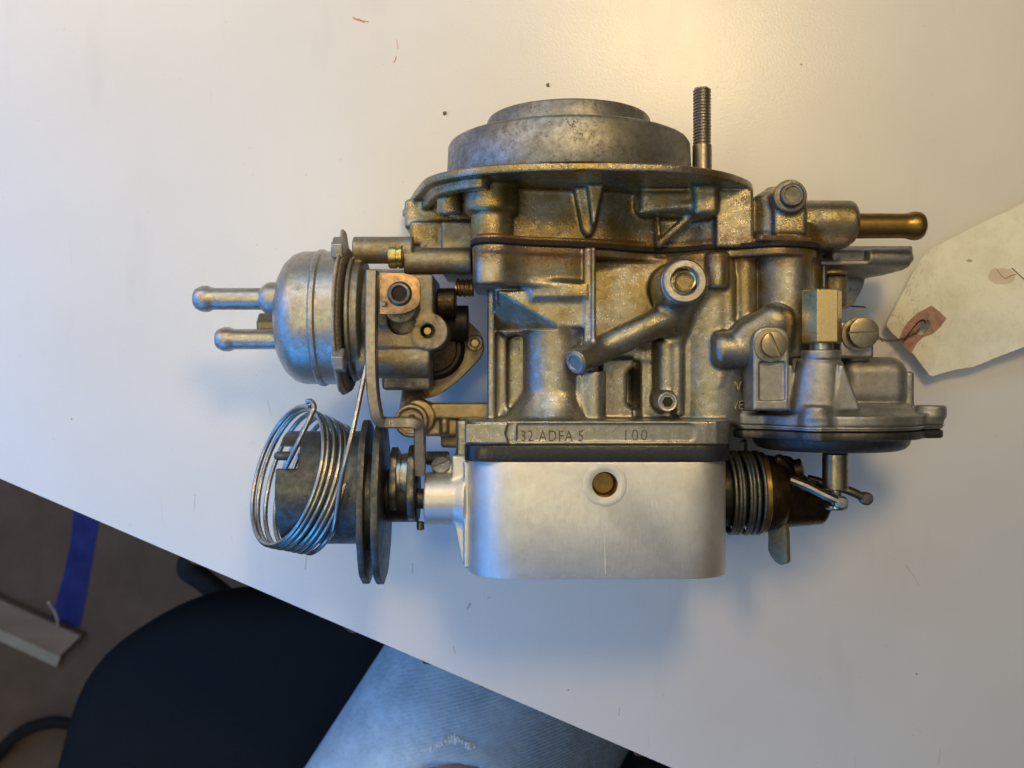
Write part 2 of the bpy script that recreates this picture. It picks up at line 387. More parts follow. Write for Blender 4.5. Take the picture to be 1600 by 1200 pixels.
def plain(name, col, metallic=0.0, rough=0.5, var=0.25, scale=0.5, grain=0.1, stretch=None, col2=None):
    n = N(name); f = n.noise(scale, 5, 0.65, stretch)
    c2 = col2 or tuple(max(0, q*(1-var)) for q in col)
    n.set('Base Color', n.mix(n.ramp(f, [(0.35, 0.0), (0.65, 1.0)]), col, c2)); n.set('Metallic', metallic)
    n.set('Roughness', n.ramp(f, [(0.3, max(rough-0.08, 0.02)), (0.7, rough+0.12)]))
    if grain: n.bump(n.noise(scale*5, 3), grain, 0.0005)
    return n.m
def reg_y(lo, hi):   # stain grows with height on the casting (fuel varnish under the cover)
    def f(n):
        s_ = n.t.nodes.new('ShaderNodeSeparateXYZ'); n.t.links.new(n.co, s_.inputs[0]); return n.ramp(s_.outputs[1], [(lo, 0.30), (hi, 1.25)])
    return f
M = {}
M['body'] = cast('cast_body', (0.39, 0.39, 0.37), (0.25, 0.248, 0.225), (0.235, 0.178, 0.068), 0.82, (0.24, 0.36), 0.26, spots=0.5, region=reg_y(-10, 50), joint=50.5)
M['cover'] = cast('cast_cover', (0.40, 0.38, 0.32), (0.25, 0.233, 0.18), (0.25, 0.182, 0.06), 1.0, (0.22, 0.36), 0.30, spots=0.65, joint=57.5)
M['horn'] = cast('horn_alloy', (0.36, 0.36, 0.355), (0.19, 0.187, 0.175), (0.14, 0.115, 0.08), 0.5, (0.40, 0.58), 0.2, spots=0.9)
M['grey'] = cast('grey_casting', (0.40, 0.405, 0.41), (0.28, 0.28, 0.28), (0.22, 0.19, 0.14), 0.35, (0.34, 0.52), 0.30, spots=0.3)
M['can'] = cast('canister_alloy', (0.50, 0.49, 0.47), (0.34, 0.33, 0.31), (0.30, 0.25, 0.17), 0.4, (0.26, 0.44), 0.25, spots=0.5)
M['hous'] = cast('choke_casting', (0.37, 0.36, 0.325), (0.20, 0.19, 0.16), (0.25, 0.18, 0.075), 0.6, (0.30, 0.52), 0.45, spots=0.7)
M['arm'] = cast('arm_casting', (0.44, 0.40, 0.32), (0.28, 0.25, 0.18), (0.32, 0.22, 0.08), 0.7, (0.32, 0.55), 0.4)
M['fibre'] = plain('crumbly_fibre_gasket', (0.10, 0.07, 0.045), 0.1, 0.9, 0.4, 1.5, 1.0, col2=(0.34, 0.30, 0.25))
M['greyd'] = cast('dark_grey_casting', (0.11, 0.115, 0.12), (0.05, 0.05, 0.05), (0.10, 0.09, 0.07), 0.4, (0.34, 0.55), 0.30, spots=0.5)
M['corr'] = cast('corroded_flange', (0.62, 0.59, 0.55), (0.36, 0.31, 0.25), (0.42, 0.34, 0.24), 0.5, (0.40, 0.7), 1.0, metallic=0.6, spots=0.8)
M['steel'] = plain('zinc_steel', (0.44, 0.43, 0.39), 1.0, 0.32, 0.3, 0.4)
M['darksteel'] = plain('dark_steel', (0.17, 0.17, 0.16), 0.85, 0.40, 0.45, 0.35, 0.25)
M['plate'] = plain('phosphated_plate', (0.11, 0.115, 0.115), 0.7, 0.42, 0.5, 0.3, 0.4)
M['stud'] = plain('stud_steel', (0.36, 0.32, 0.28), 0.95, 0.38, 0.3, 0.5)
M['brass'] = plain('old_brass', (0.30, 0.19, 0.055), 0.9, 0.33, 0.4, 0.25)
M['brassl'] = plain('bright_brass', (0.75, 0.55, 0.18), 1.0, 0.28, 0.3, 0.4)
M['bronze'] = plain('screw_bronze', (0.36, 0.31, 0.22), 1.0, 0.33, 0.3, 0.5, 0.15)
M['copper'] = plain('copper_wash', (0.52, 0.34, 0.19), 0.9, 0.40, 0.45, 0.4, 0.3)
M['rubber'] = plain('black_gasket', (0.022, 0.013, 0.010), 0.0, 0.75, 0.5, 0.5, 0.5)
M['phen'] = plain('black_phenolic', (0.020, 0.021, 0.024), 0.0, 0.32, 0.5, 0.12, 0.3)
M['darkbrass'] = plain('dull_olive_plating', (0.20, 0.18, 0.12), 0.6, 0.5, 0.3, 0.5, 0.15)
M['oil'] = plain('oily_brown', (0.07, 0.045, 0.018), 0.75, 0.25, 0.7, 0.2, 0.3)
M['dark'] = plain('cavity_shade_metal', (0.03, 0.025, 0.02), 0.6, 0.4, 0.5, 0.3, 0.2)  # dark metal; on the recess and bore pieces it paints hole shade
def machined():
    n = N('machined_aluminium')
    br = n.noise(1.2, 6, 0.7, (6.0, 0.10, 6.0)); big = n.noise(0.05, 4, 0.6); b2 = n.noise(0.4, 5, 0.7)
    col = n.mix(n.ramp(big, [(0.35, 0.0), (0.65, 1.0)]), (0.72, 0.71, 0.70), (0.63, 0.62, 0.605))
    sc1 = n.ramp(n.noise(0.9, 2, 0.5, (0.35, 5.0, 1.0), 1.5), [(0.66, 0.0), (0.72, 1.0)])
    sc1 = n.math('MULTIPLY', sc1, n.ramp(b2, [(0.5, 0.0), (0.62, 0.8)]))
    col = n.mix(sc1, col, (0.80, 0.78, 0.74))
    dn = n.math('MULTIPLY', n.ramp(n.noise(0.8, 5, 0.75), [(0.64, 0.0), (0.70, 0.5)]), n.ramp(big, [(0.5, 0.0), (0.65, 1.0)]))
    col = n.mix(dn, col, (0.30, 0.26, 0.20))
    hl = n.ramp(n.noise(0.75, 3, 0.6, (1.0, 1.0, 1.0), 3.5), [(0.49, 0.0), (0.50, 1.0)]); hl = n.math('MULTIPLY', n.math('MULTIPLY', hl, n.math('SUBTRACT', 1.0, hl)), 4.0)
    hl = n.math('MULTIPLY', n.math('MINIMUM', n.math('MAXIMUM', hl, 0.0), 1.0), n.ramp(n.noise(0.2, 3, 0.6), [(0.45, 0.0), (0.58, 0.8)]))
    col = n.mix(n.math('MAXIMUM', hl, 0.0), col, (0.30, 0.28, 0.25))
    br2 = n.noise(0.30, 5, 0.7); col = n.mix(n.math('MULTIPLY', n.math('MAXIMUM', n.math('MINIMUM', n.ramp(br2, [(0.42, 0.0), (0.62, 1.0)]), 1.0), 0.0), 0.20), col, (0.46, 0.45, 0.43))
    n.set('Base Color', col); n.set('Metallic', 0.8)
    n.set('Roughness', n.ramp(n.math('ADD', n.math('MULTIPLY', br, 0.5), n.math('MULTIPLY', b2, 0.5)), [(0.35, 0.33), (0.65, 0.46)]))
    n.bump(n.math('ADD', br, n.math('MULTIPLY', sc1, 0.6)), 0.30, 0.0005); return n.m
M['alu'] = machined()
M['nut'] = plain('nickel_nut', (0.85, 0.66, 0.30), 1.0, 0.30, 0.25, 0.8, 0.08)

# ------------------------------------------------------------------ CARBURETTOR
carb = empty('carburetor', 30, 0, 0, 'used grey metal twin barrel carburetor lying on its side on the white table', 'carburetor')
def main_body():
    s = SDF((-24, -30, 0), (136, 58, 92), 0.5)
    # gasket lip outline in plan (X, Z)
    lip = [(-15.5, 78), (-13, 85), (-5, 85.5), (4, 80), (25, 74), (41, 67), (52, 60), (64, 56), (73, 60), (79, 66), (92, 70), (100, 75.5), (107, 77), (117, 74), (124, 67), (124, 12), (-15.5, 12)]
    lip = roundpoly(lip, 9, 5); s.prism(lip, 'xz', 51.0, 54.5, 0.5, 0)
    s.prism(roundpoly([(-15.5, 60), (-15.5, 79), (-13, 84.5), (-5, 85), (4, 79.5), (25, 73.5), (31, 71), (31, 40), (-15.5, 40)], [3, 6, 6, 8, 10, 10, 1, 1, 1], 5), 'xz', 38.5, 54.0, 1.2, 0.8)
    # core
    s.box([-9, -16, 14], [119, 52, 50], 2, 1.5)
    s.box([-9, -16, 14], [102, 20, 54], 2, 2)
    # left wall plate and its front edge rib
    s.bp(762, 774, 455, 655, 66, 20, 1.0, 1.5); s.bp(764, 792, 450, 656, 61, 30, 1, 2)
    # left barrel: waisted column, flare to the flange, square top box
    s.vc(867, 450, 664, 62, 13.2, 3.5); s.cyl(W(864, 625, 62), W(862, 668, 62), 13.5, 21, 1, 5)
    s.bp(812, 924, 453, 514, 74, 40, 1.6, 3.5); s.bp(776, 830, 452, 512, 69, 40, 1.2, 1.2)
    s.prism([(-7, 38), (-7, 22.5), (-2.5, 19.5), (6, 21.5), (6, 38)], 'xy', 40, 68, 1.2, 2.5)
    s.bp(778, 924, 453, 512, 75.5, 40, 1.0, 1.0); s.plane(W(774, 450, 76), (-0.36, -0.61, 0.60), (-7.0, 22.3, 50), (17.5, 38.3, 84), 0.5)
    s.prism([(6, 40), (30, 40), (30, 34), (8, 34)], 'xy', 50, 77.0, 1.2, 3)
    # centre rib
    s.bp(913, 931, 386, 572, 76.5, 40, 1.0, 1.2); s.bp(924, 931, 386, 560, 78, 50, 0.5, 0.6)
    s.vc(929, 580, 664, 70.5, 4.6, 1.2); s.bp(905, 925, 585, 664, 73.5, 50, 1.0, 2.0)
    # recessed panel, face under the tube, dark slot, right column with the small plug boss
    s.box([31, 10, 30], [66, 52, 58], 1, 2)
    s.bp(940, 990, 560, 664, 60, 30, 1, 1.5)
    s.bp(985, 1012, 575, 640, 70, 34, 5, 2.0, 'cut')
    s.bp(1000, 1100, 545, 664, 58, 30, 2, 3)
    s.vc(1043, 535, 622, 61, 5.2, 3.5); s.fc(1043, 628, 74, 50, 4.0, 2.2, 1.0)
    s.bp(1056, 1066, 530, 650, 66, 40, 1.5, 2)
    # big right column (float chamber side) with soft shoulders
    s.vc(1110, 430, 664, 51, 17.0, 5, 3); s.vc(1152, 400, 664, 48, 12.0, 2.5, 3); s.vc(1090, 400, 460, 56, 11, 4)
    # boss with the brass seat, drilled plug boss, shoulder to the diagonal tube
    s.fc(1067, 441, 84, 45, 8.6, 2.5, 1.0, 10.0); s.cap(W(1062, 455, 66), W(1050, 500, 64), 8.8, 7.0, 5)
    s.fc(1067, 441, 85, 80.5, 5.6, 0.3, 0.6, mode='cut')
    s.cap(W(1042, 497, 66), W(935, 547, 72), 6.2, 5.4, 2.5); s.cyl(W(940, 545, 71), W(899, 567, 82), 5.4, 5.0, 0.8, 1.5)
    # small columns and ribs below the gasket
    s.cyl(W(1120, 452, 68), W(1120, 395, 68), 4.6, None, 1.6, 1.2); s.vc(1163, 397, 560, 63, 5.0, 1.2); s.cap(W(1141, 412, 66), W(1141, 535, 66), 1.6, 1.6, 1.8); s.cap(W(1141, 535, 66), W(1122, 600, 66), 1.6, 1.6, 1.8)
    s.vc(1226, 392, 560, 63, 11.0, 1.0)
    s.vc(1262, 388, 480, 50, 6, 2)
    # horizontal boss, elbow behind the bracket
    s.cyl(W(1112, 546, 69), W(1185, 546, 69), 7.4, None, 4.0, 1.8); s.cap(W(1213, 503, 74), W(1213, 548, 70), 7.2, 6.6, 1.5); s.cap(W(1172, 524, 70), W(1205, 502, 74), 7.4, 6.4, 2.0)
    # throttle flange
    fl = roundpoly([(-18.5, 12), (-18.5, 84.6), (86, 84.6), (86, 12)], [4, 7, 11, 4], 5)
    s.prism(fl, 'xz', -23.6, -14.2, 0.7, 1.6)
    s.prism(roundpoly([(-18.0, -15.2), (0.6, -15.2), (-0.6, -23), (-18.0, -23)], 0.8, 3), 'xy', 80, 85.0, 0.3, 0.6)
    s.prism(roundpoly([(1.6, -15.3), (71, -15.3), (71, -22.3), (1.6, -22.3)], [1, 3.4, 3.4, 1], 5), 'xy', 84.1, 90, 0.2, 0, 'cut')
    s.prism([(-1.5, -15), (1.6, -15), (0.6, -19), (1.4, -23), (-1.2, -23), (-2.6, -19)], 'xy', 84.2, 90, 0.3, 0.3, 'cut')
    s.bp(712, 735, 655, 735, 62, 20, 2, 1.5)
    return s.obj('main_body', M['body'], carb)
body = main_body()
def darkholes():
    # seat pressed in the boss: grey collar, thread, brass bottom
    p = W(1067, 441, 80.4)
    o = lathe('jet_seat', p, EZ, [(0, 0), (0.0, 3.0), (-4.0, 3.0), (-4.0, 4.0), (3.0, 5.2), (4.3, 5.4), (4.7, 5.8), (4.7, 7.9), (4.1, 8.5), (3.2, 8.7), (2.0, 8.7)][3:] , M['can'], body, 56)
    t = W(1067, 441, 76.6)
    lathe('threaded_bore', t, EZ, [(0, 0), (0, 3.5)]+[(0.5+0.28*i, 3.5+(0.35 if i % 2 else 0)) for i in range(24)], M['nut'], body, 40)
    a = W(899.5, 566.7, 81.8); ax = W(899, 567, 82)-W(940, 545, 71); u = ax/np.linalg.norm(ax)
    pl = lathe('passage_plug', a, ax, [(-1, 0), (-1, 4.4), (0.35, 4.4), (0.75, 4.0), (0.75, 3.0), (0.3, 2.7), (-0.4, 2.3), (-0.9, 2.1), (-0.9, 0)], M['grey'], body, 40)
    hexprism('hex_recess_shade', a-u*0.9, a-u*0.2, 2.0, M['dark'], body, ch=0.1)  # solid dark hex, its colour stands in for shade in the socket
    b = W(1043, 628, 73.7)
    lathe('idle_plug', b, EZ, [(0, 4.0), (0.8, 3.9), (1.1, 3.5), (1.0, 2.9), (0.4, 2.7), (-1.0, 2.5), (-1.0, 0)], M['can'], body, 40)
    hexprism('plug_hex', b-EZ*0.9, b+EZ*0.35, 2.35, M['dark'], body, ch=0.1)
darkholes()
ltr = plain('stamped_letter_grime', (0.10, 0.09, 0.075), 0.6, 0.5, 0.5, 1.0)
fr = lambda px, py, z: (W(px, py, z), EX, EY, EZ)
text_mesh('cast_number', '32 ADFA 5', 6.2, fr(813, 689.5, 84.15), 0.25, ltr, body, xs=0.78, off=-0.045, sp=1.12)
text_mesh('cast_number', '100', 6.0, fr(972, 688, 84.12), 0.16, ltr, body, xs=0.95, off=-0.085, sp=1.25)
text_mesh('cast_maker_letters', 'W', 6.0, fr(1138, 611, 66.0), 1.6, M['body'], body, xs=0.85, off=-0.02)
text_mesh('cast_maker_letters', 'WE', 5.0, fr(1136, 639, 66.0), 1.6, M['body'], body, xs=0.85, off=-0.02)

def top_cover():
    s = SDF((-54, 53, 0), (146, 84, 106), 0.5)
    Y0 = 56.2
    wall = [(-14, 73), (-9, 74), (-3, 73.5), (4, 71), (22, 68), (30, 67), (38, 66), (50, 60), (64, 57), (73, 60), (79, 65), (92, 70), (97, 70.5), (97, 14), (-14, 14)]
    s.prism(roundpoly(wall, [6]*13+[1, 1], 5), 'xz', Y0, 79, 1.2, 1)
    s.prism(roundpoly([(-15.5, 76), (-13, 84), (-5, 84.5), (3, 79.5), (25, 73.5), (41, 67), (52, 60), (64, 57), (73, 60.5), (79, 66), (92, 70), (97, 72), (97, 12), (-15.5, 12)], [8]*11+[1, 1, 1], 5), 'xz', Y0, 58.0, 0.6, 1.5)
    # oval flange: real outline runs back and away on both sides
    fl = roundpoly([(-52, 4), (-49, 14), (-41, 52), (-33, 82), (-10, 99), (24, 104), (60, 100), (82, 88), (99.5, 66), (99.5, 10)], [3, 10, 12, 16, 30, 30, 26, 18, 14, 3], 6)
    s.prism(fl, 'xz', 78.2, 81.6, 0.8, 2.0)
    s.prism(roundpoly([(-48, 6), (-45, 14), (-37.5, 50), (-30, 79), (-8, 95), (-8, 6)], [3, 10, 12, 14, 20, 3], 5), 'xz', 74.5, 79, 1.0, 1.0)
    s.prism(roundpoly([(-45, 2), (-42, 14), (-34.5, 48), (-27, 75), (-6, 90), (-6, 2)], [3, 10, 12, 14, 20, 3], 5), 'xz', 70, 77.5, 1.0, 0.3, 'cut')
    s.box([-46, 66, 6], [-12, 79, 46], 2, 2)
    # two upright bosses at the left
    s.vc(766, 281, 337, 74, 10.4, 1.2, 2.6); s.vc(768, 330, 384, 74.5, 8.2, 1.0, 1.0)
    s.bp(770, 806, 283, 335, 80, 50, 3, 2)
    s.vc(703, 288, 338, 68, 5.2, 1.0, 1.5)
    s.cyl(W(703, 345, 68), W(703, 328, 68), 2.6, None, 0.2, 0.2, 'cut')
    s.bp(640, 735, 345, 384, 50, 25, 1.5, 1.5)
    # rib on the middle of the wall, bulge with step, V rib
    s.prism([(24.5, 80), (37.0, 80), (33.2, 63), (31.6, 59.4), (29.6, 59.2), (28.0, 62)], 'xy', 60, 73.0, 1.1, 1.4)
    s.prism([(29.5, 80), (36.6, 80), (32.6, 63), (31.6, 63)], 'xy', 60, 78.5, 0.8, 1.2)
    s.bp(997, 1124, 288, 332, 73, 50, 4.5, 1.8); s.bp(1085, 1124, 286, 336, 76.5, 50, 2.5, 2.5); s.cap(W(1002, 330, 71), W(1080, 322, 72), 1.2, 1.2, 2.0)
    s.cap(W(1028, 345, 62), W(1030, 381, 63), 1.0, 1.2, 1.5); s.cap(W(1031, 380, 64), W(1078, 338, 67), 1.6, 2.2, 1.5)
    s.bp(1120, 1177, 296, 386, 72, 20, 1.0, 1.5)
    # fuel inlet side: mound, bolt tower, round foot, inlet block
    s.prism([(97, 54), (97, 80), (107, 77), (119, 74), (126, 67), (126, 12), (97, 12)], 'xz', Y0, 58.5, 0.7, 0.5)
    s.vc(1205, 300, 378, 64, 7.5, 3, 5); s.bp(1182, 1225, 312, 382, 66, 25, 4, 3)
    s.fc(1236, 306, 79, 45, 6.6, 1.5, 1.0); s.bp(1211, 1261, 306, 366, 76, 40, 1.5, 1.5); s.vc(1238, 356, 384, 63, 10.4, 1.0, 1.0)
    s.bp(1195, 1222, 290, 340, 66, 40, 4, 2)
    s.bp(1250, 1334, 320, 386, 69, 30, 3.0, 2.0); s.cyl([110, 66, 62], [X_(1337, 63), 66, 62], 9.0, None, 3, 2)
    return s.obj('top_cover', M['cover'], carb)
cover = top_cover()
# gasket between cover and body: thin, a little proud, slightly wavy
g = roundpoly([(-16.5, 79), (-13.8, 86.5), (-5, 87.0), (4, 81.7), (25, 75.7), (41, 68.8), (52, 62.0), (64, 58.6), (73, 62.0), (79, 67.8), (92, 72.2), (100, 77.0), (107, 78.6), (117, 75.5), (125.5, 68.2), (125, 11), (-16.1, 11)], 9, 5)
prism('cover_gasket', g, ([0, 54.35, 0], EX, EZ, EY), 1.95, M['rubber'], carb, bev=0.3)
# air horn rings
zc = 53.0; zx = X_(888, zc)
lathe('air_horn', [zx, 81.4, zc], EY, [(0, 44), (0, 50.6), (0.6, 50.9), (16.2, 50.2), (17.4, 49.5), (17.9, 48.6), (17.9, 35.4), (18.2, 34.4), (27.4, 34.0), (28.3, 33.4), (28.4, 31.6), (27.6, 31.0), (0, 30.5), (0, 44)], M['horn'], cover, 128)
# the long threaded stud
sx, sz = X_(1097, 62), 62.0
cylp('stud_shank', [sx, 80, sz], [sx, Y_(226, sz), sz], 3.9, M['stud'], cover, 32, 0.5)
thread('stud_thread', [sx, Y_(236, sz), sz], [sx, Y_(138, sz), sz], 3.75, 1.25, M['stud'], cover, 0.5)
# bolt head facing up in the tower
bp = W(1236, 306, 78.6)
lathe('cover_bolt', bp, EZ, [(0, 6.0), (0.5, 6.1), (0.6, 4.7), (2.2, 4.5), (2.6, 4.0), (2.6, 3.3), (2.3, 3.0), (2.3, 0)], M['darksteel'], cover, 40)
# brass fuel pipe
pz = 62.0; py_ = Y_(353, pz)
lathe('fuel_inlet_pipe', [X_(1330, pz), py_, pz], EX, [(0, 0), (0, 5.1), (3, 5.15), (20.5, 5.0), (22.5, 5.1), (24.2, 5.6), (26.0, 5.9), (27.8, 5.7), (29.2, 4.8), (30.0, 3.4), (30.0, 2.9), (26, 2.6), (24, 0)], M['brass'], cover, 48)

# ---- lower stack: phenolic spacer and machined block
sp = roundpoly([(-18.8, 10), (-18.8, 84.9), (86.3, 84.9), (86.3, 10)], [4, 10, 13, 4], 6)
prism('phenolic_spacer', sp, ([0, -30.0, 0], EX, EZ, EY), 6.3, M['phen'], carb, bev=0.35)
bk = roundpoly([(-18.0, 0.4), (-18.0, 85.4), (85.9, 85.4), (85.9, 0.4)], [6, 22, 20, 6], 10)
block = prism('base_block', bk, ([0, -75.2, 0], EX, EZ, EY), 45.1, M['alu'], carb, bev=0.3, segs=2)
hp = W(945, 757, 85)
cut = cylp('c', hp-EZ*7, hp+EZ*3, 5.0, None, None, 48, 0.1); block = boolean(block, cut)
lathe('port_ring', hp+EZ*0.42, EZ, [(0, 5.15), (0.06, 5.3), (0.06, 8.2), (0, 8.5), (-0.25, 8.5), (-0.25, 5.15), (0, 5.15)], M['alu'], block, 64)
sweep('casting_seam', [[36.0, -73, 85.38], [35.6, -60, 85.38], [35.4, -46, 85.38]], rrect(0.35, 0.06, 0.02), M['alu'], block, up=[0, 0, 1])
lathe('port_bore', hp-EZ*6.9, EZ, [(0, 0), (0.3, 3.9), (1.2, 4.6), (6.8, 4.85), (6.8, 5.1), (0.2, 5.05)], M['brass'], block, 48)
# left flank of the block: flat casting face with the shaft boss
s = SDF((-36, -78, 8), (-12, -24, 86), 0.5)
s.prism([(-18.5, -29), (-24.3, -29), (-24.3, -52), (-20.5, -72), (-18.6, -74.6)], 'xy', 10, 67, 0.7, 0.6)
s.cyl([-37+1.4, -47.2, 60], [-20, -47.2, 60], 10.9, 10.9, 0.7, 1.2); s.cyl([-22, -47.2, 60], [-19, -47.2, 60], 11, 12.5, 0.6, 2)
s.bp(680, 716, 722, 760, 62, 30, 3, 1.2)
s.box([-19.4, -74, 30], [-17, -31, 70], 0.6, 0.4)
boss = s.obj('shaft_boss', M['alu'], carb)
slot_screw('boss_screw', W(689, 730, 60.5), (0, 0.8, 1), 3.9, 2.2, 0.5, M['grey'], boss, 0.2)
thread('idle_screw', W(665, 716, 50), W(702, 716, 50), 3.2, 1.0, M['darksteel'], boss, 0.4)

# ------------------------------------------------------------------ left side: water jacket of the automatic choke
ay, az_ = Y_(497, 48), 48.0
can = lathe('choke_water_jacket', [X_(436, az_), ay, az_], EX, [(0, 0), (0.0, 8), (0.6, 14), (2.0, 19.5), (4.6, 24), (8.0, 26.9), (11.5, 28), (17.5, 28.1), (18.3, 28.9), (19.8, 28.9), (20.6, 28.1), (28.5, 28.2), (29.5, 28.6)], M['can'], carb, 96, wob=0.0)
s = SDF((-76, -14, 8), (-64, 72, 92), 0.4)
s.cyl([X_(538, az_), ay-1, az_], [X_(543, az_), ay-1, az_], 31.2, None, 0.8, 1)
s.prism(roundpoly([(ay+26, az_+16), (ay+36.5, az_+10), (ay+36.5, az_+1), (ay+26, az_-8)], 3), 'yz', X_(538, az_), X_(543, az_), 0.7, 1.5)
s.prism(roundpoly([(ay-20, az_+26), (ay-31, az_+16), (ay-33, az_+4), (ay-22, az_-4)], 3), 'yz', X_(538, az_), X_(543, az_), 0.7, 1.5)
ring = s.obj('clamp_ring', M['corr'], carb)
lathe('fibre_gasket', [X_(543, az_)+0.05, ay-1, az_], EX, [(0, 25), (0, 29.6), (0.4, 30.1), (1.0, 29.9), (1.4, 29.3), (1.4, 25)], M['fibre'], ring, 150, wob=0.4)
for (px, py, z, nm) in ((521, 389, 62, 'clamp_screw'), (522, 563, 72.5, 'clamp_screw')):
    p = W(px, py, z); o = hexprism(nm, p, p+EX*4.6, 5.0, M['can'], carb, 0.3, 0.5)
    lathe('screw_tip', p-EX*0.5, EX, [(0, 0), (0, 3.0), (0.8, 3.2)], M['steel'], o, 24)
def barb(px0, px1, py, z, r, mat, bead=1.2):
    y = Y_(py, z); L = X_(px1, z)-X_(px0, z)
    return lathe('hose_barb', [X_(px0, z), y, z], EX, [(3.5, 0), (3.0, r*0.5), (0.3, r*0.62), (0, r*0.72), (0.5, r*0.9), (2.2, r*bead*0.92), (3.6, r*bead), (5.6, r*bead), (7.4, r*1.03), (8.5, r), (L, r)], mat, can, 48)
barb(304, 420, 467, 60, 4.5, M['can'])
yb = Y_(467, 60); lathe('barb_collar', [X_(408, 60), yb, 60], EX, [(0, 4.4), (0.9, 5.3), (2.4, 6.4), (3.6, 6.8), (12.5, 6.9)], M['can'], can, 6 if False else 48)
barb(338, 444, 530, 50, 4.3, M['can'])
hexprism('brass_plug', [X_(403, 46), Y_(509, 46), 44], [X_(440, 46), Y_(509, 46), 44], 5.6, M['bronze'], can, 0.25, 0.6)
# housing
s = SDF((-74, -8, 8), (-16, 72, 86), 0.45)
s.cyl([X_(553, 48), ay, 48], [X_(560, 48), ay, 48], 26.8, None, 0.6, 0.5)
s.cyl([X_(561, 48), ay, 48], [X_(572, 48), ay, 48], 25.2, None, 0.6, 0.8)
s.cyl([X_(572, 48), ay, 42], [X_(672, 42), ay-1, 42], 21.5, None, 1.5, 2)
s.bp(586, 677, 428, 545, 66, 30, 1.2, 1.2)
s.fc(671, 518, 66.2, 30, 7.6, 1.2, 0.8)
s.fc(668, 517, 67, 58, 2.9, 0.2, 0.3, mode='cut')
s.cap(W(598, 507, 66), W(660, 505, 66), 0.7, None, 1.5)
s.cyl(W(557, 561, 58), W(675, 561, 58), 8.0, None, 1.8, 1.0); s.bp(596, 674, 575, 610, 52, 30, 2, 2)
s.fc(625, 478, 72, 60, 7.0, 1.5, 1.0); s.fc(625, 500, 70, 60, 5.6, 0.4, 0.5, mode='cut')
s.cyl(W(553, 391, 56), W(646, 391, 56), 5.6, None, 0.6, 1.0)
s.cyl(W(632, 408, 56), W(737, 408, 56), 5.5, None, 0.7, 1.0)
s.bp(690, 739, 345, 428, 54, 20, 1.2, 1.5); s.bp(655, 700, 352, 400, 50, 20, 1.2, 1.5)
hous = s.obj('choke_housing', M['hous'], carb)
cylp('brass_pin', W(668, 517, 58), W(668, 517, 63.5), 1.9, M['brassl'], hous, 24, 0.5)
lathe('adjuster_ring', W(608, 401, 60.5), EX, [(0, 0), (0, 4.6), (0.4, 4.9), (3.0, 4.9), (3.2, 4.3), (3.9, 4.3), (4.1, 4.9), (5.4, 4.9), (5.8, 4.4), (5.8, 0)], M['brassl'], hous, 40)
cylp('vacuum_drum', W(696, 506, 40), W(732, 506, 40), 8.0, M['dark'], hous, 40)
cylp('choke_rod_bush', W(683, 474, 52), W(713, 474, 52), 6.4, M['oil'], hous, 40, 0.8)
thread('choke_spring', W(712, 450, 46), W(740, 450, 46), 4.0, 1.9, M['copper'], hous, 0.8, tipch=0.3)
# rear mounting plate with ear and rivet
pp = [(-40, 30), (-26, 29), (-19.7, 28.1), (-13.5, 22.5), (-12.1, 15.5), (-14, 11.3), (-22, 2.8), (-31, -4.2), (-38, -6.8), (-45, -6.6), (-50, 0), (-50, 24)]
plt = prism('mounting_plate', roundpoly(pp, [3, 4, 4, 4, 4, 4, 8, 8, 8, 5, 5, 5], 4), ([0, 0, 27], EX, EY, EZ), 6, M['arm'], carb, bev=0.6)
cylp('rivet_collar', W(742, 536, 33), W(742, 536, 34.2), 3.6, M['arm'], plt, 30, 0.5)
cylp('rivet', W(742, 536, 34), W(742, 536, 35.4), 2.0, M['brassl'], plt, 24, 0.6)
cylp('vacuum_capsule', W(678, 545, 32.5), W(678, 545, 41), 13.5, M['dark'], plt, 64, 2.0)
cylp('capsule_rim', W(678, 545, 41), W(678, 545, 42.5), 10.0, M['oil'], plt, 64, 1.0)
# bracket arm with the round eye
s = SDF((-56, -32, 20), (-8, 4, 66), 0.45)
s.fc(642, 658, 56, 30, 7.0, 1.0, 0.8); s.cyl(W(642, 640, 44), W(646, 610, 36), 5.0, None, 1, 2)
s.fc(642, 659, 58, 50, 2.2, 0.2, 0.3, mode='cut'); s.cyl(W(642, 658, 56.5), W(642, 658, 54.8), 5.2, None, 0.2, 0.2, mode='cut')
s.bp(655, 765, 630, 655, 52, 36, 1.2, 1.2); s.bp(662, 716, 640, 682, 50, 36, 1.5, 1.0); s.bp(688, 700, 655, 679, 52, 40, 1.5, 1.2)
s.fc(652, 652, 53, 36, 7.4, 1.0, 1.0)
s.bp(688, 735, 655, 700, 44, 30, 1.5, 1.2)
s.obj('bracket_arm', M['arm'], carb)
# lever: flat strip on edge, copper washed tab with bushing, crank at its lower end
zl = 76
pts = [W(582, 424, zl), W(581, 480, zl), W(581, 560, zl), W(583, 610, zl-1), W(588, 643, zl-2), W(593, 656, zl-3), W(604, 660, zl-4), W(632, 660, zl-5), W(648, 661, zl-5), W(655, 668, zl-6), W(656, 684, zl-7), W(656, 740, zl-10)]
lever = sweep('choke_lever', smoothpath(pts, 6), rrect(4.4, 7.0, 0.5), M['stud'], carb, up=[0, 0, 1])
tab = roundpoly([(-7.6, -8.2), (2, -8.2), (8.4, -5.0), (8.4, 5.6), (3, 8.0), (-7.6, 8.2)], [0.5, 5, 6, 6, 5, 0.5], 5)
prism('copper_tab', tab, (W(624, 459, 76.6), EX, EY, EZ), 1.6, M['copper'], lever, bev=0.3)
lathe('bushing', W(624.5, 459, 78.3), EZ, [(0, 4.9), (0.7, 4.8), (1.5, 4.0), (1.6, 3.3), (1.2, 2.9), (-5, 2.6), (-5, 0)], M['darksteel'], lever, 48)
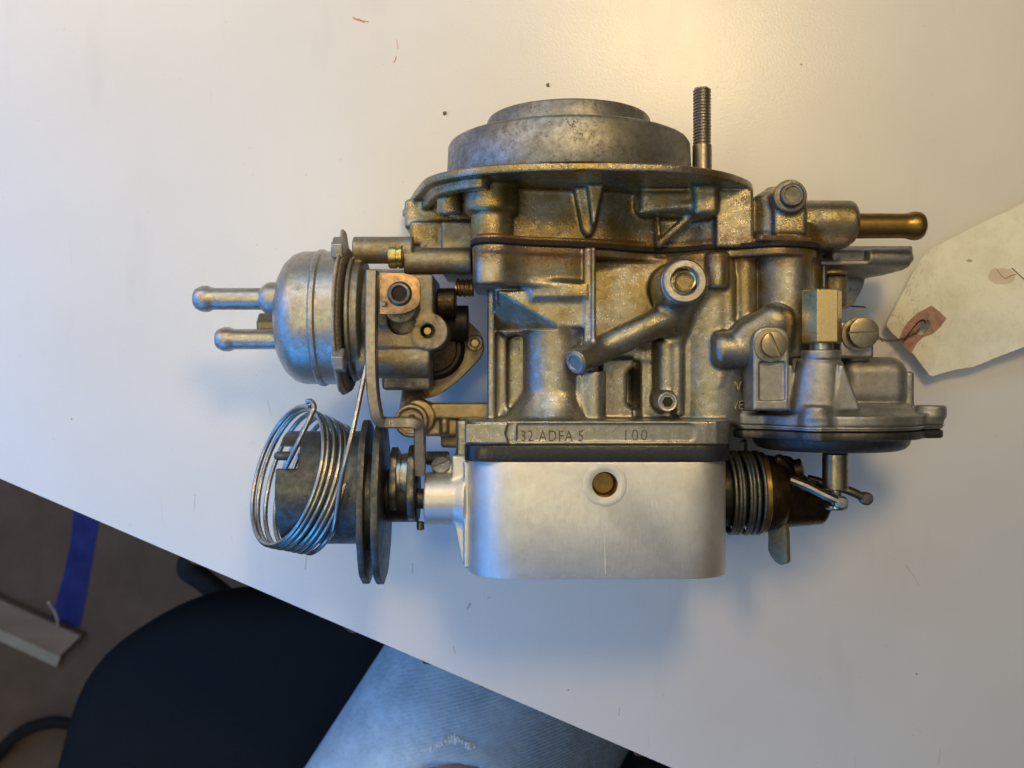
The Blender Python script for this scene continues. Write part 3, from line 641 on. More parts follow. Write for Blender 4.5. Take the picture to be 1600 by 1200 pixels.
cylp('tab_pin', W(599, 475, 76), W(599, 475, 81), 1.15, M['steel'], lever, 20, 0.4)
cylp('bush_hole_shade', W(625, 459, 60), W(625, 459, 78.95), 3.1, M['rubber'], lever, 30, 0.3)  # black plug painting the shade inside the bushing hole
text_mesh('stamped_number', '12', 2.6, (W(606, 664.6, 75.3), EX, EY, EZ), 0.3, M['steel'], lever)

# ------------------------------------------------------------------ throttle pulley, its drum and the return spring
cy, cz = -48.6, 56.0
def disc_pts(R, n=80, notch=()):
    return [((R+0.9*math.sin(3*a+1)+0.35*math.sin(11*a))*math.cos(a), (R+0.9*math.sin(3*a+1)+0.35*math.sin(11*a))*math.sin(a)) for a in np.linspace(0, 2*PI, n, endpoint=False)]
s = SDF((-96, -84, 20), (-50, -12, 94), 0.45)
dy = Y_(761, 56)
s.cyl([-93, dy, cz], [-60, dy, cz], 23.3, None, 0.5, 0); s.cyl([-97, dy, cz], [-63, dy, cz], 20.4, None, 0.3, 0.3, mode='cut')
s.box([-98, Y_(676, 78), 40], [X_(440, 78), Y_(640, 78), 90], 0.3, 0.2, 'cut')
s.box([-98, Y_(733, 78), 50], [X_(463, 78), Y_(700, 78), 92], 0.5, 0.3, 'cut'); s.cap([-92, Y_(712, 76), 77], [X_(452, 76), Y_(712, 76), 77], 1.8, None, 0.5)
s.box([-98, -30, 20], [-75, 10, 56], 0.5, 0.3, 'cut')
drum = s.obj('throttle_pulley', M['plate'], carb)
prism('pulley_plate', disc_pts(33.0), ([-60.4, cy, 62], EY, EZ*0.70, EX), 2.7, M['plate'], drum, bev=0.35)
prism('pulley_plate', disc_pts(33.2), ([-54.8, cy, 62], EY, EZ*0.70, EX), 2.9, M['plate'], drum, bev=0.35)
cylp('pulley_hub', [-58, cy, 60], [-53, cy, 60], 20, M['plate'], drum, 48)
R_ = 29.3; e1 = np.array([-0.363, -0.932, 0.0]); e2 = np.array([0.55, -0.215, 0.805]); n0 = W(447, 741, 58)
path = []
turns = 6.66; th0 = PI*1.02
for i in range(int(turns*64)+1):
    th = th0+2*PI*i/64; k = i/64
    path.append(n0+np.array([2.9*max(0, k-0.8)+0.3*math.sin(k*2.1), -1.0*k, -0.3*k])+R_*(1-0.012*k)*(math.cos(th)*e1+math.sin(th)*(e2*np.array([1-0.045*k, 1-0.045*k, 1+0.008*k]))))
last = path[-1]
leg2 = smoothpath([path[-24], path[-1], W(534, 745, 87), W(553, 665, 85), W(575, 558, 74)], 8)[9:]
st = smoothpath([W(446, 732, 79), W(462, 700, 82), W(486, 650, 83), W(491, 636, 82), W(486, 627, 80), W(479, 628, 79)], 8)
wire('return_spring', path+leg2, 1.02, M['steel'], carb, 12)
wire('spring_hook', st, 1.02, M['steel'], carb, 12)
# shaft, washers and nut between pulley and block
sh = cylp('throttle_shaft', [-62, -47.2, 60], [-30, -47.2, 60], 4.2, M['darksteel'], carb, 32)
prism('lever_washer', disc_pts(12.9), ([X_(607, 72), Y_(752, 62), 60], EY, EZ, EX), 2.9, M['darksteel'], sh, bev=0.5)
prism('lever_washer', disc_pts(15.3), ([X_(634, 74), Y_(758, 62), 59], EY, EZ, EX), 3.0, M['darksteel'], sh, bev=0.6)
lathe('shaft_nut', [X_(619, 70), Y_(745, 62), 61], EX, [(0, 9.6), (1.4, 9.6), (1.6, 9.0), (2.0, 9.0), (2.2, 9.7), (4.2, 9.7)], M['steel'], sh, 40)
thread('shaft_thread', [X_(592, 70), -45, 60], [X_(608, 70), -45, 60], 9.0, 1.2, M['dark'], sh, 0.5)
cylp('spacer_collar', [X_(600, 70), -46, 58], [X_(650, 70), -46, 58], 11.0, M['dark'], sh, 40)
cylp('stop_pin', W(657, 815, 58), W(657, 828, 58), 1.6, M['darksteel'], sh, 20)

# ------------------------------------------------------------------ right side: spring, bushings, levers
ky, kz = -45.8, 50.0
path = []
for i in range(7*48+1):
    th = 2*PI*i/48; k = i/48; path.append([90.2+1.95*k+0.5*math.sin(k*2.3), ky+17.0*math.cos(th), kz+17.0*math.sin(th)])
spr = wire('shaft_spring', path, 0.82, M['darksteel'], carb, 10)
wire('spring_leg', smoothpath([[98, ky+16.8, kz+2], [97, ky+22, kz+6], W(1158, 690, 60)], 6), 0.7, M['darksteel'], spr, 8)
cylp('shaft_collar', [84, ky, kz], [99, ky, kz], 11.5, M['bronze'], spr, 48, 1)
cylp('shaft_core', [84, ky, kz], [112, ky, kz], 14.0, M['dark'], spr, 48, 1)
lathe('brass_washer', [103.2, ky, kz], EX, [(0, 0), (0, 16.6), (0.4, 17.2), (2.2, 17.2), (2.8, 16.6), (2.8, 0)], M['brass'], spr, 64)
lathe('oily_cup', [106.0, ky, kz], EX, [(0, 0), (0, 16.0), (5, 15.6), (7.5, 14.0), (8.5, 0)], M['oil'], spr, 64)
s = SDF((104, -66, 20), (142, -24, 76), 0.45)
s.cyl([108, -52, 48], [134, -53, 42], 9.5, 7.2, 2.5, 2); s.cyl([110, -36, 50], [118, -47, 46], 9.5, None, 1, 3)
s.cap([110, -31, 60], [122, -41, 56], 2.2, None, 2); s.cap([112, -45, 52], [132, -48, 46], 7.6, 6.0, 3)
s.obj('throttle_arm', M['oil'], carb)
slot_screw('arm_screw', W(1243, 733, 60), (1, 0.25, 0.35), 4.0, 3, 0.6, M['oil'], carb, 0.2)
lv = roundpoly([(-4.5, 9), (0.5, 10), (4.5, 4.5), (4.9, -10.5), (2.3, -11.8), (-0.3, -10.6), (-3.0, -6.6), (-2.7, 0), (-4, 4.5)], [1, 1.5, 3, 0.8, 0.8, 1, 1.5, 2, 2], 4)
frm = (W(1211, 838, 54), np.array([0.72, 0, 0.69]), EY, np.array([0.69, 0, -0.72]))
prism('stop_lever', [(x*1.15, y*1.0) for x, y in lv], frm, 3.0, M['darkbrass'], carb, bev=0.3)
# ------------------------------------------------------------------ diaphragm unit on its bracket
dx, dz = X_(1300, 53), 53.0; nz = 79.0; nx = X_(1284, nz)
def dia_pts(r, lug, grow=0.0):
    """round cover with three screw lugs in plan (X, Z)"""
    P = []
    for a in np.linspace(0, 2*PI, 120, endpoint=False):
        rr = r
        for la, lr in lug:
            d = (a-la+PI) % (2*PI)-PI; w_ = lr-r
            rr = max(rr, r+w_*(math.exp(-(d/0.16)**4)))
        P.append((dx+(rr+grow)*math.cos(a), dz+(rr+grow)*math.sin(a)))
    return P
lugs = [(math.radians(168), 44.0), (math.radians(228+180+18), 0), (math.radians(12), 43.5), (math.radians(118), 39.5), (math.radians(240), 39), (math.radians(300), 39)]
s = SDF((80, -32, 8), (182, 36, 96), 0.5)
yt = Y_(650, 88)
s.prism(dia_pts(35.5, lugs), 'xz', Y_(668, 88), yt, 0.9, 1.0)
s.cyl([dx+1, yt-1, dz], [dx+1, Y_(632, 84), dz], 32.0, 29.0, 2.2, 2.5)
for a, lr in ((168, 38.5), (12, 38.5), (118, 35.0)):
    q = np.array([dx+lr*math.cos(math.radians(a)), 0, dz+lr*math.sin(math.radians(a))])
    s.cyl([q[0], yt-2, q[2]], [q[0], yt+3.6, q[2]], 5.0 if a != 12 else 6.2, None, 1.2, 1.2)
# bell, collar, gusset, side box
s.cyl([nx-0.5, yt+1, nz-4], [nx, Y_(560, nz), nz-2], 12.0, 8.6, 2.0, 2.0); s.cyl([nx, Y_(562, nz), nz-1], [nx, Y_(547, nz), nz-1], 7.6, None, 0.7, 0.8)
s.prism([(nx+2.5, yt+2), (nx+4.6, Y_(570, 86)), (nx+6.4, Y_(570, 86)), (nx+13, yt+2)], 'xy', 60, 86, 0.6, 0.8)
s.bp(1212, 1240, 570, 640, 77, 55, 0.8, 1.5)
s.bp(1318, 1427, 557, 640, 68, 25, 7, 1.5); s.bp(1415, 1430, 580, 645, 60, 30, 1.5, 1)
# left bracket ear: rounded tongue with a flat recess
cx_, cy_ = X_(1205, 82), Y_(537, 82)
s.prism(roundpoly([(cx_-7.0, cy_-26), (cx_-7.0, cy_+6.8), (cx_+7.0, cy_+6.8), (cx_+7.0, cy_-26)], [0.5, 6.5, 6.5, 0.5], 6), 'xy', 60, 82, 0.9, 1.2)
s.prism(roundpoly([(cx_-4.6, cy_-22), (cx_-4.6, cy_-7), (cx_+5.5, cy_-7), (cx_+5.5, cy_-22)], 1), 'xy', 80.5, 86, 0.3, 0.3, 'cut')
s.bp(1312, 1366, 502, 560, 70, 50, 1.2, 1.2)
dia = s.obj('diaphragm_unit', M['grey'], carb)
for i, (y0, y1, g_, m_) in enumerate(((668, 671, 0.5, 'can'), (671, 674.2, -0.2, 'grey'), (674.2, 676.2, -1.2, 'rubber'), (676.2, 690, 0.1, 'greyd'))):
    prism(['clamp_plate', 'clamp_plate', 'diaphragm_edge', 'lower_cover'][i], dia_pts(35.5, lugs, g_)[::2], ([0, Y_(y1, 88)+0.02, 0], EX, EZ, EY), Y_(y0, 88)-Y_(y1, 88)-0.05, M[m_], dia, bev=0.25 if i != 3 else 0.8)
lathe('lower_dish', [dx-1, Y_(690, 88)+0.3, dz], -EY, [(0, 0), (0, 32), (3.0, 31), (4.6, 29.5), (5.4, 27), (5.8, 20), (5.8, 0)], M['greyd'], dia, 96)
sxx, szz = X_(1305, 64), 64.0
cylp('plunger_sleeve', [sxx, Y_(708, szz), szz], [sxx, Y_(765, szz), szz], 5.1, M['bronze'], dia, 40, 0.5)
cylp('plunger_stem', [sxx, Y_(764, szz), szz], [sxx, Y_(788, szz), szz], 2.4, M['steel'], dia, 30, 0.3)
cylp('plunger_button', [sxx+0.4, Y_(787, szz), szz], [sxx+0.4, Y_(796, szz), szz], 4.6, M['steel'], dia, 40, 0.7)
hexprism('adjuster_nut', [nx, Y_(453, nz), nz], [nx, Y_(537, nz), nz], 7.8, M['nut'], dia, 0.0, 0.6)
lathe('nut_bore_shade', [nx, Y_(453, nz)+0.05, nz], EY, [(0, 0), (0, 3.2), (0.15, 3.4), (0.15, 0)], M['dark'], dia, 30)  # thin dark disc in place of a shaded bore
cylp('adjuster_neck', [nx, Y_(535, nz), nz], [nx, Y_(551, nz), nz], 4.6, M['steel'], dia, 36, 0.4)
w1 = W(1203, 540, 82.1); lathe('screw_washer', w1, EZ, [(0, 0), (0, 6.2), (0.5, 6.4), (1.1, 6.3), (1.2, 5.0), (1.2, 0)], M['bronze'], dia, 40)
slot_screw('bracket_screw', w1+EZ*1.2+[0.7, 0.3, 0], (0, 0, 1), 5.0, 3.2, math.radians(-66), M['bronze'], dia, 0.12)
w2 = W(1340, 522, 70.1); lathe('screw_washer', w2, EZ, [(0, 0), (0, 6.6), (0.5, 6.8), (1.1, 6.7), (1.2, 5.0), (1.2, 0)], M['bronze'], dia, 40)
slot_screw('bracket_screw', w2+EZ*1.2+[0.8, 0.3, 0], (0, 0, 1), 6.0, 4.2, math.radians(1), M['bronze'], dia, 0.07)
# fork of the plunger linkage
fk = sweep('plunger_fork', smoothpath([W(1238, 750, 62), W(1262, 760, 66), W(1290, 774, 70), W(1310, 783, 71)], 6), rrect(3.5, 4.2, 1.2), M['steel'], carb, up=[0, 0, 1])
lathe('fork_tip', W(1311, 784, 69.0), EZ, [(0, 0), (0.2, 2.1), (0.6, 2.7), (3.2, 2.7), (3.9, 2.0), (4.1, 0)], M['steel'], fk, 30)
sweep('fork_tine', smoothpath([W(1262, 748, 54), W(1300, 758, 58), W(1330, 768, 60), W(1350, 778, 60)], 6), rrect(3.5, 4.2, 1.2), M['darksteel'], fk, up=[0, 0, 1])
lathe('fork_tip', W(1350, 778, 58.2), EZ, [(0, 0), (0.2, 2.1), (0.6, 2.7), (3.2, 2.7), (3.9, 2.0), (4.1, 0)], M['darksteel'], fk, 30)
prism('fork_plate', roundpoly([(0, 0), (14, -4), (14, -10), (0, -6)], 1.5, 3), (W(1245, 742, 56), EX, EY, EZ), 2, M['oil'], fk, bev=0.4)
# ------------------------------------------------------------------ behind the fuel pipe
s = SDF((118, 22, 10), (176, 62, 62), 0.45)
s.bp(1300, 1415, 388, 418, 48, 24, 2.0, 1.0); s.prism([(X_(1290, 36), Y_(385, 36)), (X_(1422, 36), Y_(385, 36)), (X_(1425, 36), Y_(408, 36)), (X_(1410, 36), Y_(422, 36)), (X_(1352, 36), Y_(434, 36)), (X_(1290, 36), Y_(428, 36))], 'xy', 20, 42, 5.0, 2)
s.bp(1268, 1360, 406, 415, 54, 40, 0.8, 0.8); s.cyl(W(1352, 403, 49), W(1418, 403, 47), 4.0, 4.4, 1.0, 0.8)
link = s.obj('choke_link_arm', M['grey'], carb)
prism('link_leaf', roundpoly([(X_(1300, 30), Y_(425, 30)), (X_(1356, 30), Y_(425, 30)), (X_(1349, 30), Y_(452, 30)), (X_(1332, 30), Y_(480, 30)), (X_(1314, 30), Y_(484, 30)), (X_(1300, 30), Y_(470, 30))], 3, 3), ([0, 0, 26], EX, EY, EZ), 3, M['grey'], link, bev=0.5)
cylp('link_post', W(1303, 430, 46), W(1303, 480, 46), 5.6, M['hous'], link, 28, 1.2)
cylp('link_post', W(1277, 425, 44), W(1277, 480, 44), 3.6, M['hous'], link, 28)
cylp('link_pin', W(1287, 414, 54), W(1287, 458, 54), 1.1, M['darksteel'], link, 20)
cylp('post_cap', W(1302, 424, 50), W(1302, 430, 50), 5.6, M['arm'], link, 28)
wire('split_wire', smoothpath([W(1325, 478, 24), W(1340, 479, 22), W(1352, 480, 20)], 4), 0.35, M['oil'], link, 8)

# ------------------------------------------------------------------ TABLE
def table_mat():
    n = N('white_laminate'); n.b.inputs['Specular IOR Level'].default_value = 0.55
    big = n.noise(0.012, 4, 0.6); sm = n.noise(0.10, 6, 0.75)
    col = n.mix(n.ramp(big, [(0.3, 0.0), (0.7, 1.0)]), (0.69, 0.68, 0.655), (0.65, 0.635, 0.605))
    smud = n.math('MULTIPLY', n.ramp(n.noise(0.035, 3, 0.5, (1.0, 0.25, 1)), [(0.60, 0.0), (0.72, 1.0)]), 0.22)
    col = n.mix(smud, col, (0.50, 0.48, 0.46))
    sp_ = n.math('MULTIPLY', n.ramp(n.noise(0.55, 2, 0.5), [(0.745, 0.0), (0.77, 1.0)]), 0.5)
    col = n.mix(sp_, col, (0.33, 0.30, 0.27))
    scr = n.math('MULTIPLY', n.ramp(n.noise(0.06, 2, 0.4, (3.0, 0.3, 1), 2.0), [(0.735, 0.0), (0.76, 1.0)]), 0.15)
    col = n.mix(scr, col, (0.42, 0.41, 0.42))
    n.set('Base Color', col)
    n.set('Roughness', n.ramp(n.math('ADD', n.math('MULTIPLY', sm, 0.5), n.math('MULTIPLY', big, 0.5)), [(0.3, 0.27), (0.7, 0.36)]))
    n.bump(n.noise(0.9, 3, 0.6), 0.20, 0.0005); return n.m
M['lam'] = table_mat()
M['chip'] = plain('brown_particleboard', (0.10, 0.055, 0.03), 0, 0.8, 0.5, 0.8, 0.6)
M['tleg'] = plain('grey_table_leg', (0.12, 0.12, 0.12), 0.3, 0.5)
tang = math.atan2(-135.9, 315.5); ta = np.array([math.cos(tang), math.sin(tang), 0]); tb_ = np.array([-ta[1], ta[0], 0])
p0 = W(0, 748, 0)
tc_ = p0+ta*420+tb_*400
table = empty('work_table', tc_[0], tc_[1], -730, 'white laminate table top with a chipped brown edge running under the carburetor', 'table')
L0, L1, D0 = -420, 1180, 800
prism('laminate_top', [(L0, 0), (L1, 0), (L1, D0), (L0, D0)], (p0-EZ*1.2, ta, tb_, EZ), 1.2, M['lam'], table, bev=0.25)
# core edge with crumbled lip: proud by fractions of a millimetre where it has chipped
edge = [(L0, D0-0.4)]; x = L0
edge += [(L0, 0.4)]
while x < L1-5:
    x += rng.uniform(1.5, 7); r_ = rng.random(); edge.append((x, 0.30 if r_ < 0.6 or x > 780 else -rng.uniform(0.1, 1.0)*(1.9 if rng.random() < 0.25 else 1)))
edge += [(L1, 0.4), (L1, D0-0.4)]
prism('board_core', edge, (p0-EZ*26.2, ta, tb_, EZ), 24.95, M['chip'], table, bev=0)
for (a, b) in ((L0+60, 60), (L1-60, 60), (L0+60, D0-60), (L1-60, D0-60)):
    q = p0+ta*a+tb_*b; cylp('table_leg', [q[0], q[1], -729.5], [q[0], q[1], -26.4], 22, M['tleg'], table, 24)
M['redpen'] = plain('red_pen', (0.75, 0.16, 0.16), 0, 0.6); M['speck'] = plain('dark_crumb', (0.26, 0.17, 0.10), 0, 0.8, 0.5, 2, 0.5)
def stroke(name, pts, wd, mat, par, z=0.0, th=0.05):
    return sweep(name, smoothpath([W(a, b, 0)+EZ*(z+th/2+0.01) for a, b in pts], 6), rrect(wd, th, th*0.3), mat, par, up=[0, 0, 1])
stroke('pen_mark', [(551, 27), (558, 31), (566, 33), (576, 34)], 0.55, M['redpen'], table)
stroke('pen_mark', [(556, 30), (562, 30), (570, 36)], 0.4, M['redpen'], table)
stroke('pen_mark', [(619, 88), (618, 93), (615, 98)], 0.5, M['redpen'], table)
stroke('pen_mark', [(620, 62), (621, 70), (622, 76)], 0.25, M['redpen'], table)
for (px, py, r) in ((695, 177, 1.0), (856, 133, 0.8), (1252, 101, 0.35), (888, 1078, 0.3), (1432, 1053, 0.35), (500, 780, 0.3), (112, 655, 0.3)):
    bm = bmesh.new(); bmesh.ops.create_icosphere(bm, subdivisions=2, radius=r)
    for v in bm.verts: v.co *= random.uniform(0.7, 1.2); v.co.z *= 0.5
    me = bpy.data.meshes.new('crumb'); c_ = W(px, py, 0)+EZ*r*0.45
    for v in bm.verts: v.co += Vector(c_.tolist())
    bm.to_mesh(me); bm.free(); fin('dirt_speck', me, M['speck'], table)
M['scuff'] = plain('grey_scuff', (0.55, 0.55, 0.55), 0, 0.5, 0.4, 3)
for pts, wd in (([(735, 942), (732, 948), (730, 952)], 1.0), ([(762, 935), (767, 933)], 0.6), ([(645, 880), (644, 895)], 0.3), ([(1414, 882), (1428, 900), (1436, 915)], 0.25), ([(1469, 1170), (1467, 1195)], 0.25), ([(968, 1105), (967, 1118)], 0.3), ([(708, 1010), (712, 1022)], 0.35), ([(418, 625), (424, 650)], 0.2), ([(305, 772), (303, 800)], 0.2), ([(480, 860), (477, 890)], 0.3)):
    stroke('scuff_mark', pts, wd, M['scuff'], table)

# ------------------------------------------------------------------ PAPER TAG
def paper_mat():
    n = N('grubby_tag_paper'); a = n.noise(0.055, 5, 0.65); b = n.noise(0.45, 6, 0.72, (1, 0.6, 1), 1.5); c = n.noise(0.16, 5, 0.7)
    col = n.mix(n.ramp(a, [(0.40, 0.0), (0.62, 0.7)]), (0.80, 0.80, 0.69), (0.68, 0.66, 0.54))
    g_ = n.math('MULTIPLY', n.ramp(b, [(0.47, 0.0), (0.60, 1.0)]), n.ramp(c, [(0.45, 0.0), (0.56, 0.95)]))
    s_ = n.t.nodes.new('ShaderNodeSeparateXYZ'); n.t.links.new(n.co, s_.inputs[0])
    g_ = n.math('MULTIPLY', g_, n.ramp(s_.outputs[0], [(205, 0.15), (170, 0.85)]))
    col = n.mix(g_, col, (0.34, 0.27, 0.22))
    def blob(px, py, rx, ry):
        q = W(px, py, 8.5); d = n.math('ADD', n.math('POWER', n.math('DIVIDE', n.math('SUBTRACT', s_.outputs[0], float(q[0])), rx), 2.0), n.math('POWER', n.math('DIVIDE', n.math('SUBTRACT', s_.outputs[1], float(q[1])), ry), 2.0))
        d = n.math('ADD', d, n.math('MULTIPLY', n.noise(0.35, 3), 0.9)); return n.math('MAXIMUM', n.math('MINIMUM', n.ramp(d, [(1.38, 0.0), (1.28, 1.0)]), 1.0), 0.0)
    col = n.mix(n.math('MULTIPLY', blob(1562, 432, 6.6, 4.2), 0.55), col, (0.50, 0.36, 0.27))
    col = n.mix(n.math('MULTIPLY', blob(1512, 408, 1.5, 0.8), 0.7), col, (0.30, 0.18, 0.15))
    col = n.mix(n.math('MULTIPLY', blob(1434, 418, 7.0, 4.0), 0.22), col, (0.45, 0.41, 0.38))
    col = n.mix(n.math('MULTIPLY', blob(1440, 560, 7.0, 7.5), 0.22), col, (0.50, 0.45, 0.36))
    col = n.mix(n.math('MULTIPLY', blob(1400, 515, 5.0, 4.0), 0.3), col, (0.38, 0.31, 0.27)); n.set('Base Color', col); n.set('Roughness', 0.62)
    n.bump(n.noise(1.2, 4), 0.15, 0.0003); return n.m
M['paper'] = paper_mat()
M['pink'] = plain('faded_red_washer_paper', (0.45, 0.25, 0.21), 0, 0.7, 0.35, 0.35, 0.2, col2=(0.26, 0.14, 0.11))
zt = 7.0
def tagz(x, y): return zt+0.016*(x-165)+0.00035*(x-150)**2+1.2*math.sin((x-150)/17.0)*0.6+0.9*math.sin((y-20)/14.0+x/40)+0.7*abs(((x-y*0.4-178)/26.0) % 2-1)
def curl(me, base):
    bm = bmesh.new(); bm.from_mesh(me)
    for ax_, lo_, hi_ in ((0, 140, 330), (1, -10, 120)):
        for t in np.arange(lo_, hi_, 6.0):
            no = [0, 0, 0]; no[ax_] = 1; co_ = [0, 0, 0]; co_[ax_] = t
            bmesh.ops.bisect_plane(bm, geom=bm.verts[:]+bm.edges[:]+bm.faces[:], plane_co=co_, plane_no=no, dist=1e-4)
    for v in bm.verts: v.co.z += tagz(v.co.x, v.co.y)+base
    bm.to_mesh(me); bm.free()
def sheet(name, px, th, base, mat, parent, hole=None, z=7.0):
    P = [(X_(a, z), Y_(b, z)) for a, b in px]; bm = bmesh.new(); vs = [bm.verts.new((x, y, 0)) for x, y in P]; es = [bm.edges.new((vs[i-1], vs[i])) for i in range(len(vs))]
    if hole:
        hc, ha, hb, hr = hole; c0 = W(hc[0], hc[1], z)
        hv = [bm.verts.new((c0[0]+ha*math.cos(t)*math.cos(hr)-hb*math.sin(t)*math.sin(hr), c0[1]+ha*math.cos(t)*math.sin(hr)+hb*math.sin(t)*math.cos(hr), 0)) for t in np.linspace(0, 2*PI, 28, endpoint=False)]
        es += [bm.edges.new((hv[i-1], hv[i])) for i in range(len(hv))]
    bmesh.ops.triangle_fill(bm, edges=es, use_beauty=True, use_dissolve=False)
    if hole:   # triangle_fill leaves the hole open; nothing more to do
        pass
    r = bmesh.ops.extrude_face_region(bm, geom=bm.faces[:]); nv = [g for g in r['geom'] if isinstance(g, bmesh.types.BMVert)]
    bmesh.ops.translate(bm, vec=(0, 0, th), verts=nv); bmesh.ops.recalc_face_normals(bm, faces=bm.faces[:])
    me = bpy.data.meshes.new(name); bm.to_mesh(me); bm.free(); curl(me, base); return me
hole = ((1441, 512), 4.1, 2.4, math.radians(52))
jag = lambda pts: pts
tagpx = [(1384, 508), (1388, 498), (1402, 470), (1418, 438), (1426, 420), (1435, 406), (1448, 393), (1463, 384), (1500, 365), (1537, 346), (1546, 342), (1570, 332), (1600, 316), (1680, 280), (1860, 205), (1900, 330), (1880, 420), (1700, 500), (1600, 540), (1560, 556), (1520, 573), (1490, 578), (1470, 583), (1455, 588), (1450, 586), (1440, 573), (1425, 553), (1414, 541), (1404, 531), (1392, 520)]
tag = empty('paper_tag', X_(1480, 7), Y_(480, 7), 0, 'grubby cream paper tag with a red punched washer, wired to the carburetor', 'tag')
fin('tag_paper', sheet('tag_paper', tagpx, 0.28, 0.0, M['paper'], tag, hole), M['paper'], tag, sharp=40)
pk = [(1404, 527), (1409, 515), (1417, 503), (1430, 490), (1452, 478), (1464, 487), (1476, 498), (1467, 511), (1455, 522), (1440, 527), (1431, 536), (1425, 546), (1421, 553), (1412, 542)]
fin('tag_washer', sheet('tag_washer', pk, 0.2, 0.32, M['pink'], tag, hole), M['pink'], tag, sharp=40)
M['pen'] = plain('grey_pen_line', (0.12, 0.13, 0.12), 0, 0.6); M['redline'] = plain('dark_red_pen_line', (0.35, 0.09, 0.07), 0, 0.6); M['stain'] = plain('brown_stain', (0.66, 0.60, 0.49), 0, 0.6, 0.1, 0.1, 0); M['dot'] = plain('reddish_dot', (0.42, 0.28, 0.23), 0, 0.6)
def tline(pts, wd, mat):
    P = []
    for a, b in pts: q = W(a, b, zt+3); P.append([q[0], q[1], tagz(q[0], q[1])+0.36])
    return sweep('ink_mark', smoothpath(P, 5), rrect(wd, 0.08, 0.02), mat, tag, up=[0, 0, 1])
tline([(1579, 419), (1590, 430), (1600, 440)], 0.5, M['pen']); tline([(1557, 421), (1563, 430), (1570, 436)], 0.25, M['redline']); tline([(1569, 436), (1578, 431), (1586, 429)], 0.3, M['redline'])
# twisted wire from the bracket screw through the punched hole
base = smoothpath([W(1352, 534, 66), W(1366, 524, 58), W(1378, 531, 40), W(1391, 532, 24), W(1404, 531, 14), W(1414, 528, 10.5), W(1428, 521, 9.5), W(1437, 515, 8)], 14)
for ph in (0, PI):
    pts = [p+0.48*np.array([0.2*math.cos(i*0.42+ph), math.cos(i*0.42+ph), math.sin(i*0.42+ph)])*(0.3 if i < 8 else 1.0) for i, p in enumerate(base)]
    wire('tag_wire', pts, 0.30, M['darkbrass'], tag, 8)
wire('tag_wire', smoothpath([W(1413, 532, 10.5), W(1424, 516, 11.0), W(1434, 504, 10.6), W(1443, 500, 9.8), W(1446, 505, 7.6)], 8), 0.32, M['oil'], tag, 8)

# ------------------------------------------------------------------ FLOOR AND WHAT LIES ON IT (out of focus, far below)
def floor_mat():
    n = N('brown_floor'); a = n.noise(0.02, 5, 0.7); b = n.noise(0.3, 5, 0.8)
    n.set('Base Color', n.mix(n.math('ADD', n.math('MULTIPLY', n.ramp(a, [(0.3, 0.0), (0.7, 1.0)]), 0.6), n.math('MULTIPLY', b, 0.4)), (0.21, 0.145, 0.095), (0.125, 0.086, 0.055)))
    n.set('Roughness', 0.85); n.bump(b, 0.4, 0.003); return n.m
me = bpy.data.meshes.new('floor'); fz = -730
me.from_pydata([(-3000, -3000, fz), (3000, -3000, fz), (3000, 3000, fz), (-3000, 3000, fz)], [], [(0, 1, 2, 3)])
fl_ = fin('floor', me, floor_mat()); fl_['kind'] = 'structure'
M['tape'] = plain('blue_tape', (0.003, 0.014, 0.22), 0, 0.6, 0.35, 0.03)
tp = [(113, 778), (158, 798), (153, 830), (144, 880), (134, 940), (126, 978), (98, 985), (78, 974), (85, 950), (98, 905), (110, 850), (115, 805)]
o = prism('painters_tape', [(X_(a, fz), Y_(b, fz)) for a, b in tp], ([0, 0, fz+0.4], EX, EY, EZ), 0.5, M['tape'], None, bev=0)
o['label'] = 'strip of dark blue painters tape stuck on the brown floor beside the table'; o['category'] = 'tape'
M['wood'] = plain('pine_board', (0.34, 0.25, 0.17), 0, 0.7, 0.25, 0.03, 0.1, (0.3, 2, 1)); M['woodp'] = plain('pale_board_edge', (0.50, 0.46, 0.34), 0, 0.7, 0.2, 0.05)
bz = -712; board = empty('wooden_board', X_(40, bz), Y_(985, bz), fz, 'tan wooden board with a pale edge ending beside the blue tape on the floor', 'board')
f3 = lambda px, py, z: (X_(px, z), Y_(py, z))
prism('board_face', [f3(-300, 802, bz), f3(126, 994, bz), f3(93, 1026, bz), f3(-300, 848, bz)], ([0, 0, fz+1], EX, EY, EZ), bz-fz-1, M['wood'], board, bev=1.2)
prism('board_edge', [f3(-300, 849, bz-4), f3(93, 1027, bz-4), f3(86, 1044, bz-4), f3(-300, 868, bz-4)], ([0, 0, fz+1], EX, EY, EZ), bz-fz-8, M['woodp'], board, bev=1.2)
M['white'] = plain('white_cable', (0.65, 0.65, 0.62), 0, 0.5); M['blackp'] = plain('black_plastic', (0.010, 0.010, 0.010), 0, 0.85)
o = wire('thin_cable', smoothpath([W(76, 942, -680), W(84, 952, -690), W(90, 968, -700), W(92, 980, -722), W(104, 985, -727), W(118, 992, -727)], 6), 2.0, M['white'], None, 8)
o['label'] = 'short piece of thin white cable at the end of the blue tape'; o['category'] = 'cable'

o = wire('floor_cable', smoothpath([W(-60, 1230, -715), W(-10, 1185, -715), W(25, 1150, -700), W(60, 1133, -690), W(100, 1130, -690), W(150, 1150, -700), W(220, 1230, -715)], 8), 7.5, M['blackp'], None, 10)
o['label'] = 'thick black cable curling on the floor beside the office chair'; o['category'] = 'cable'
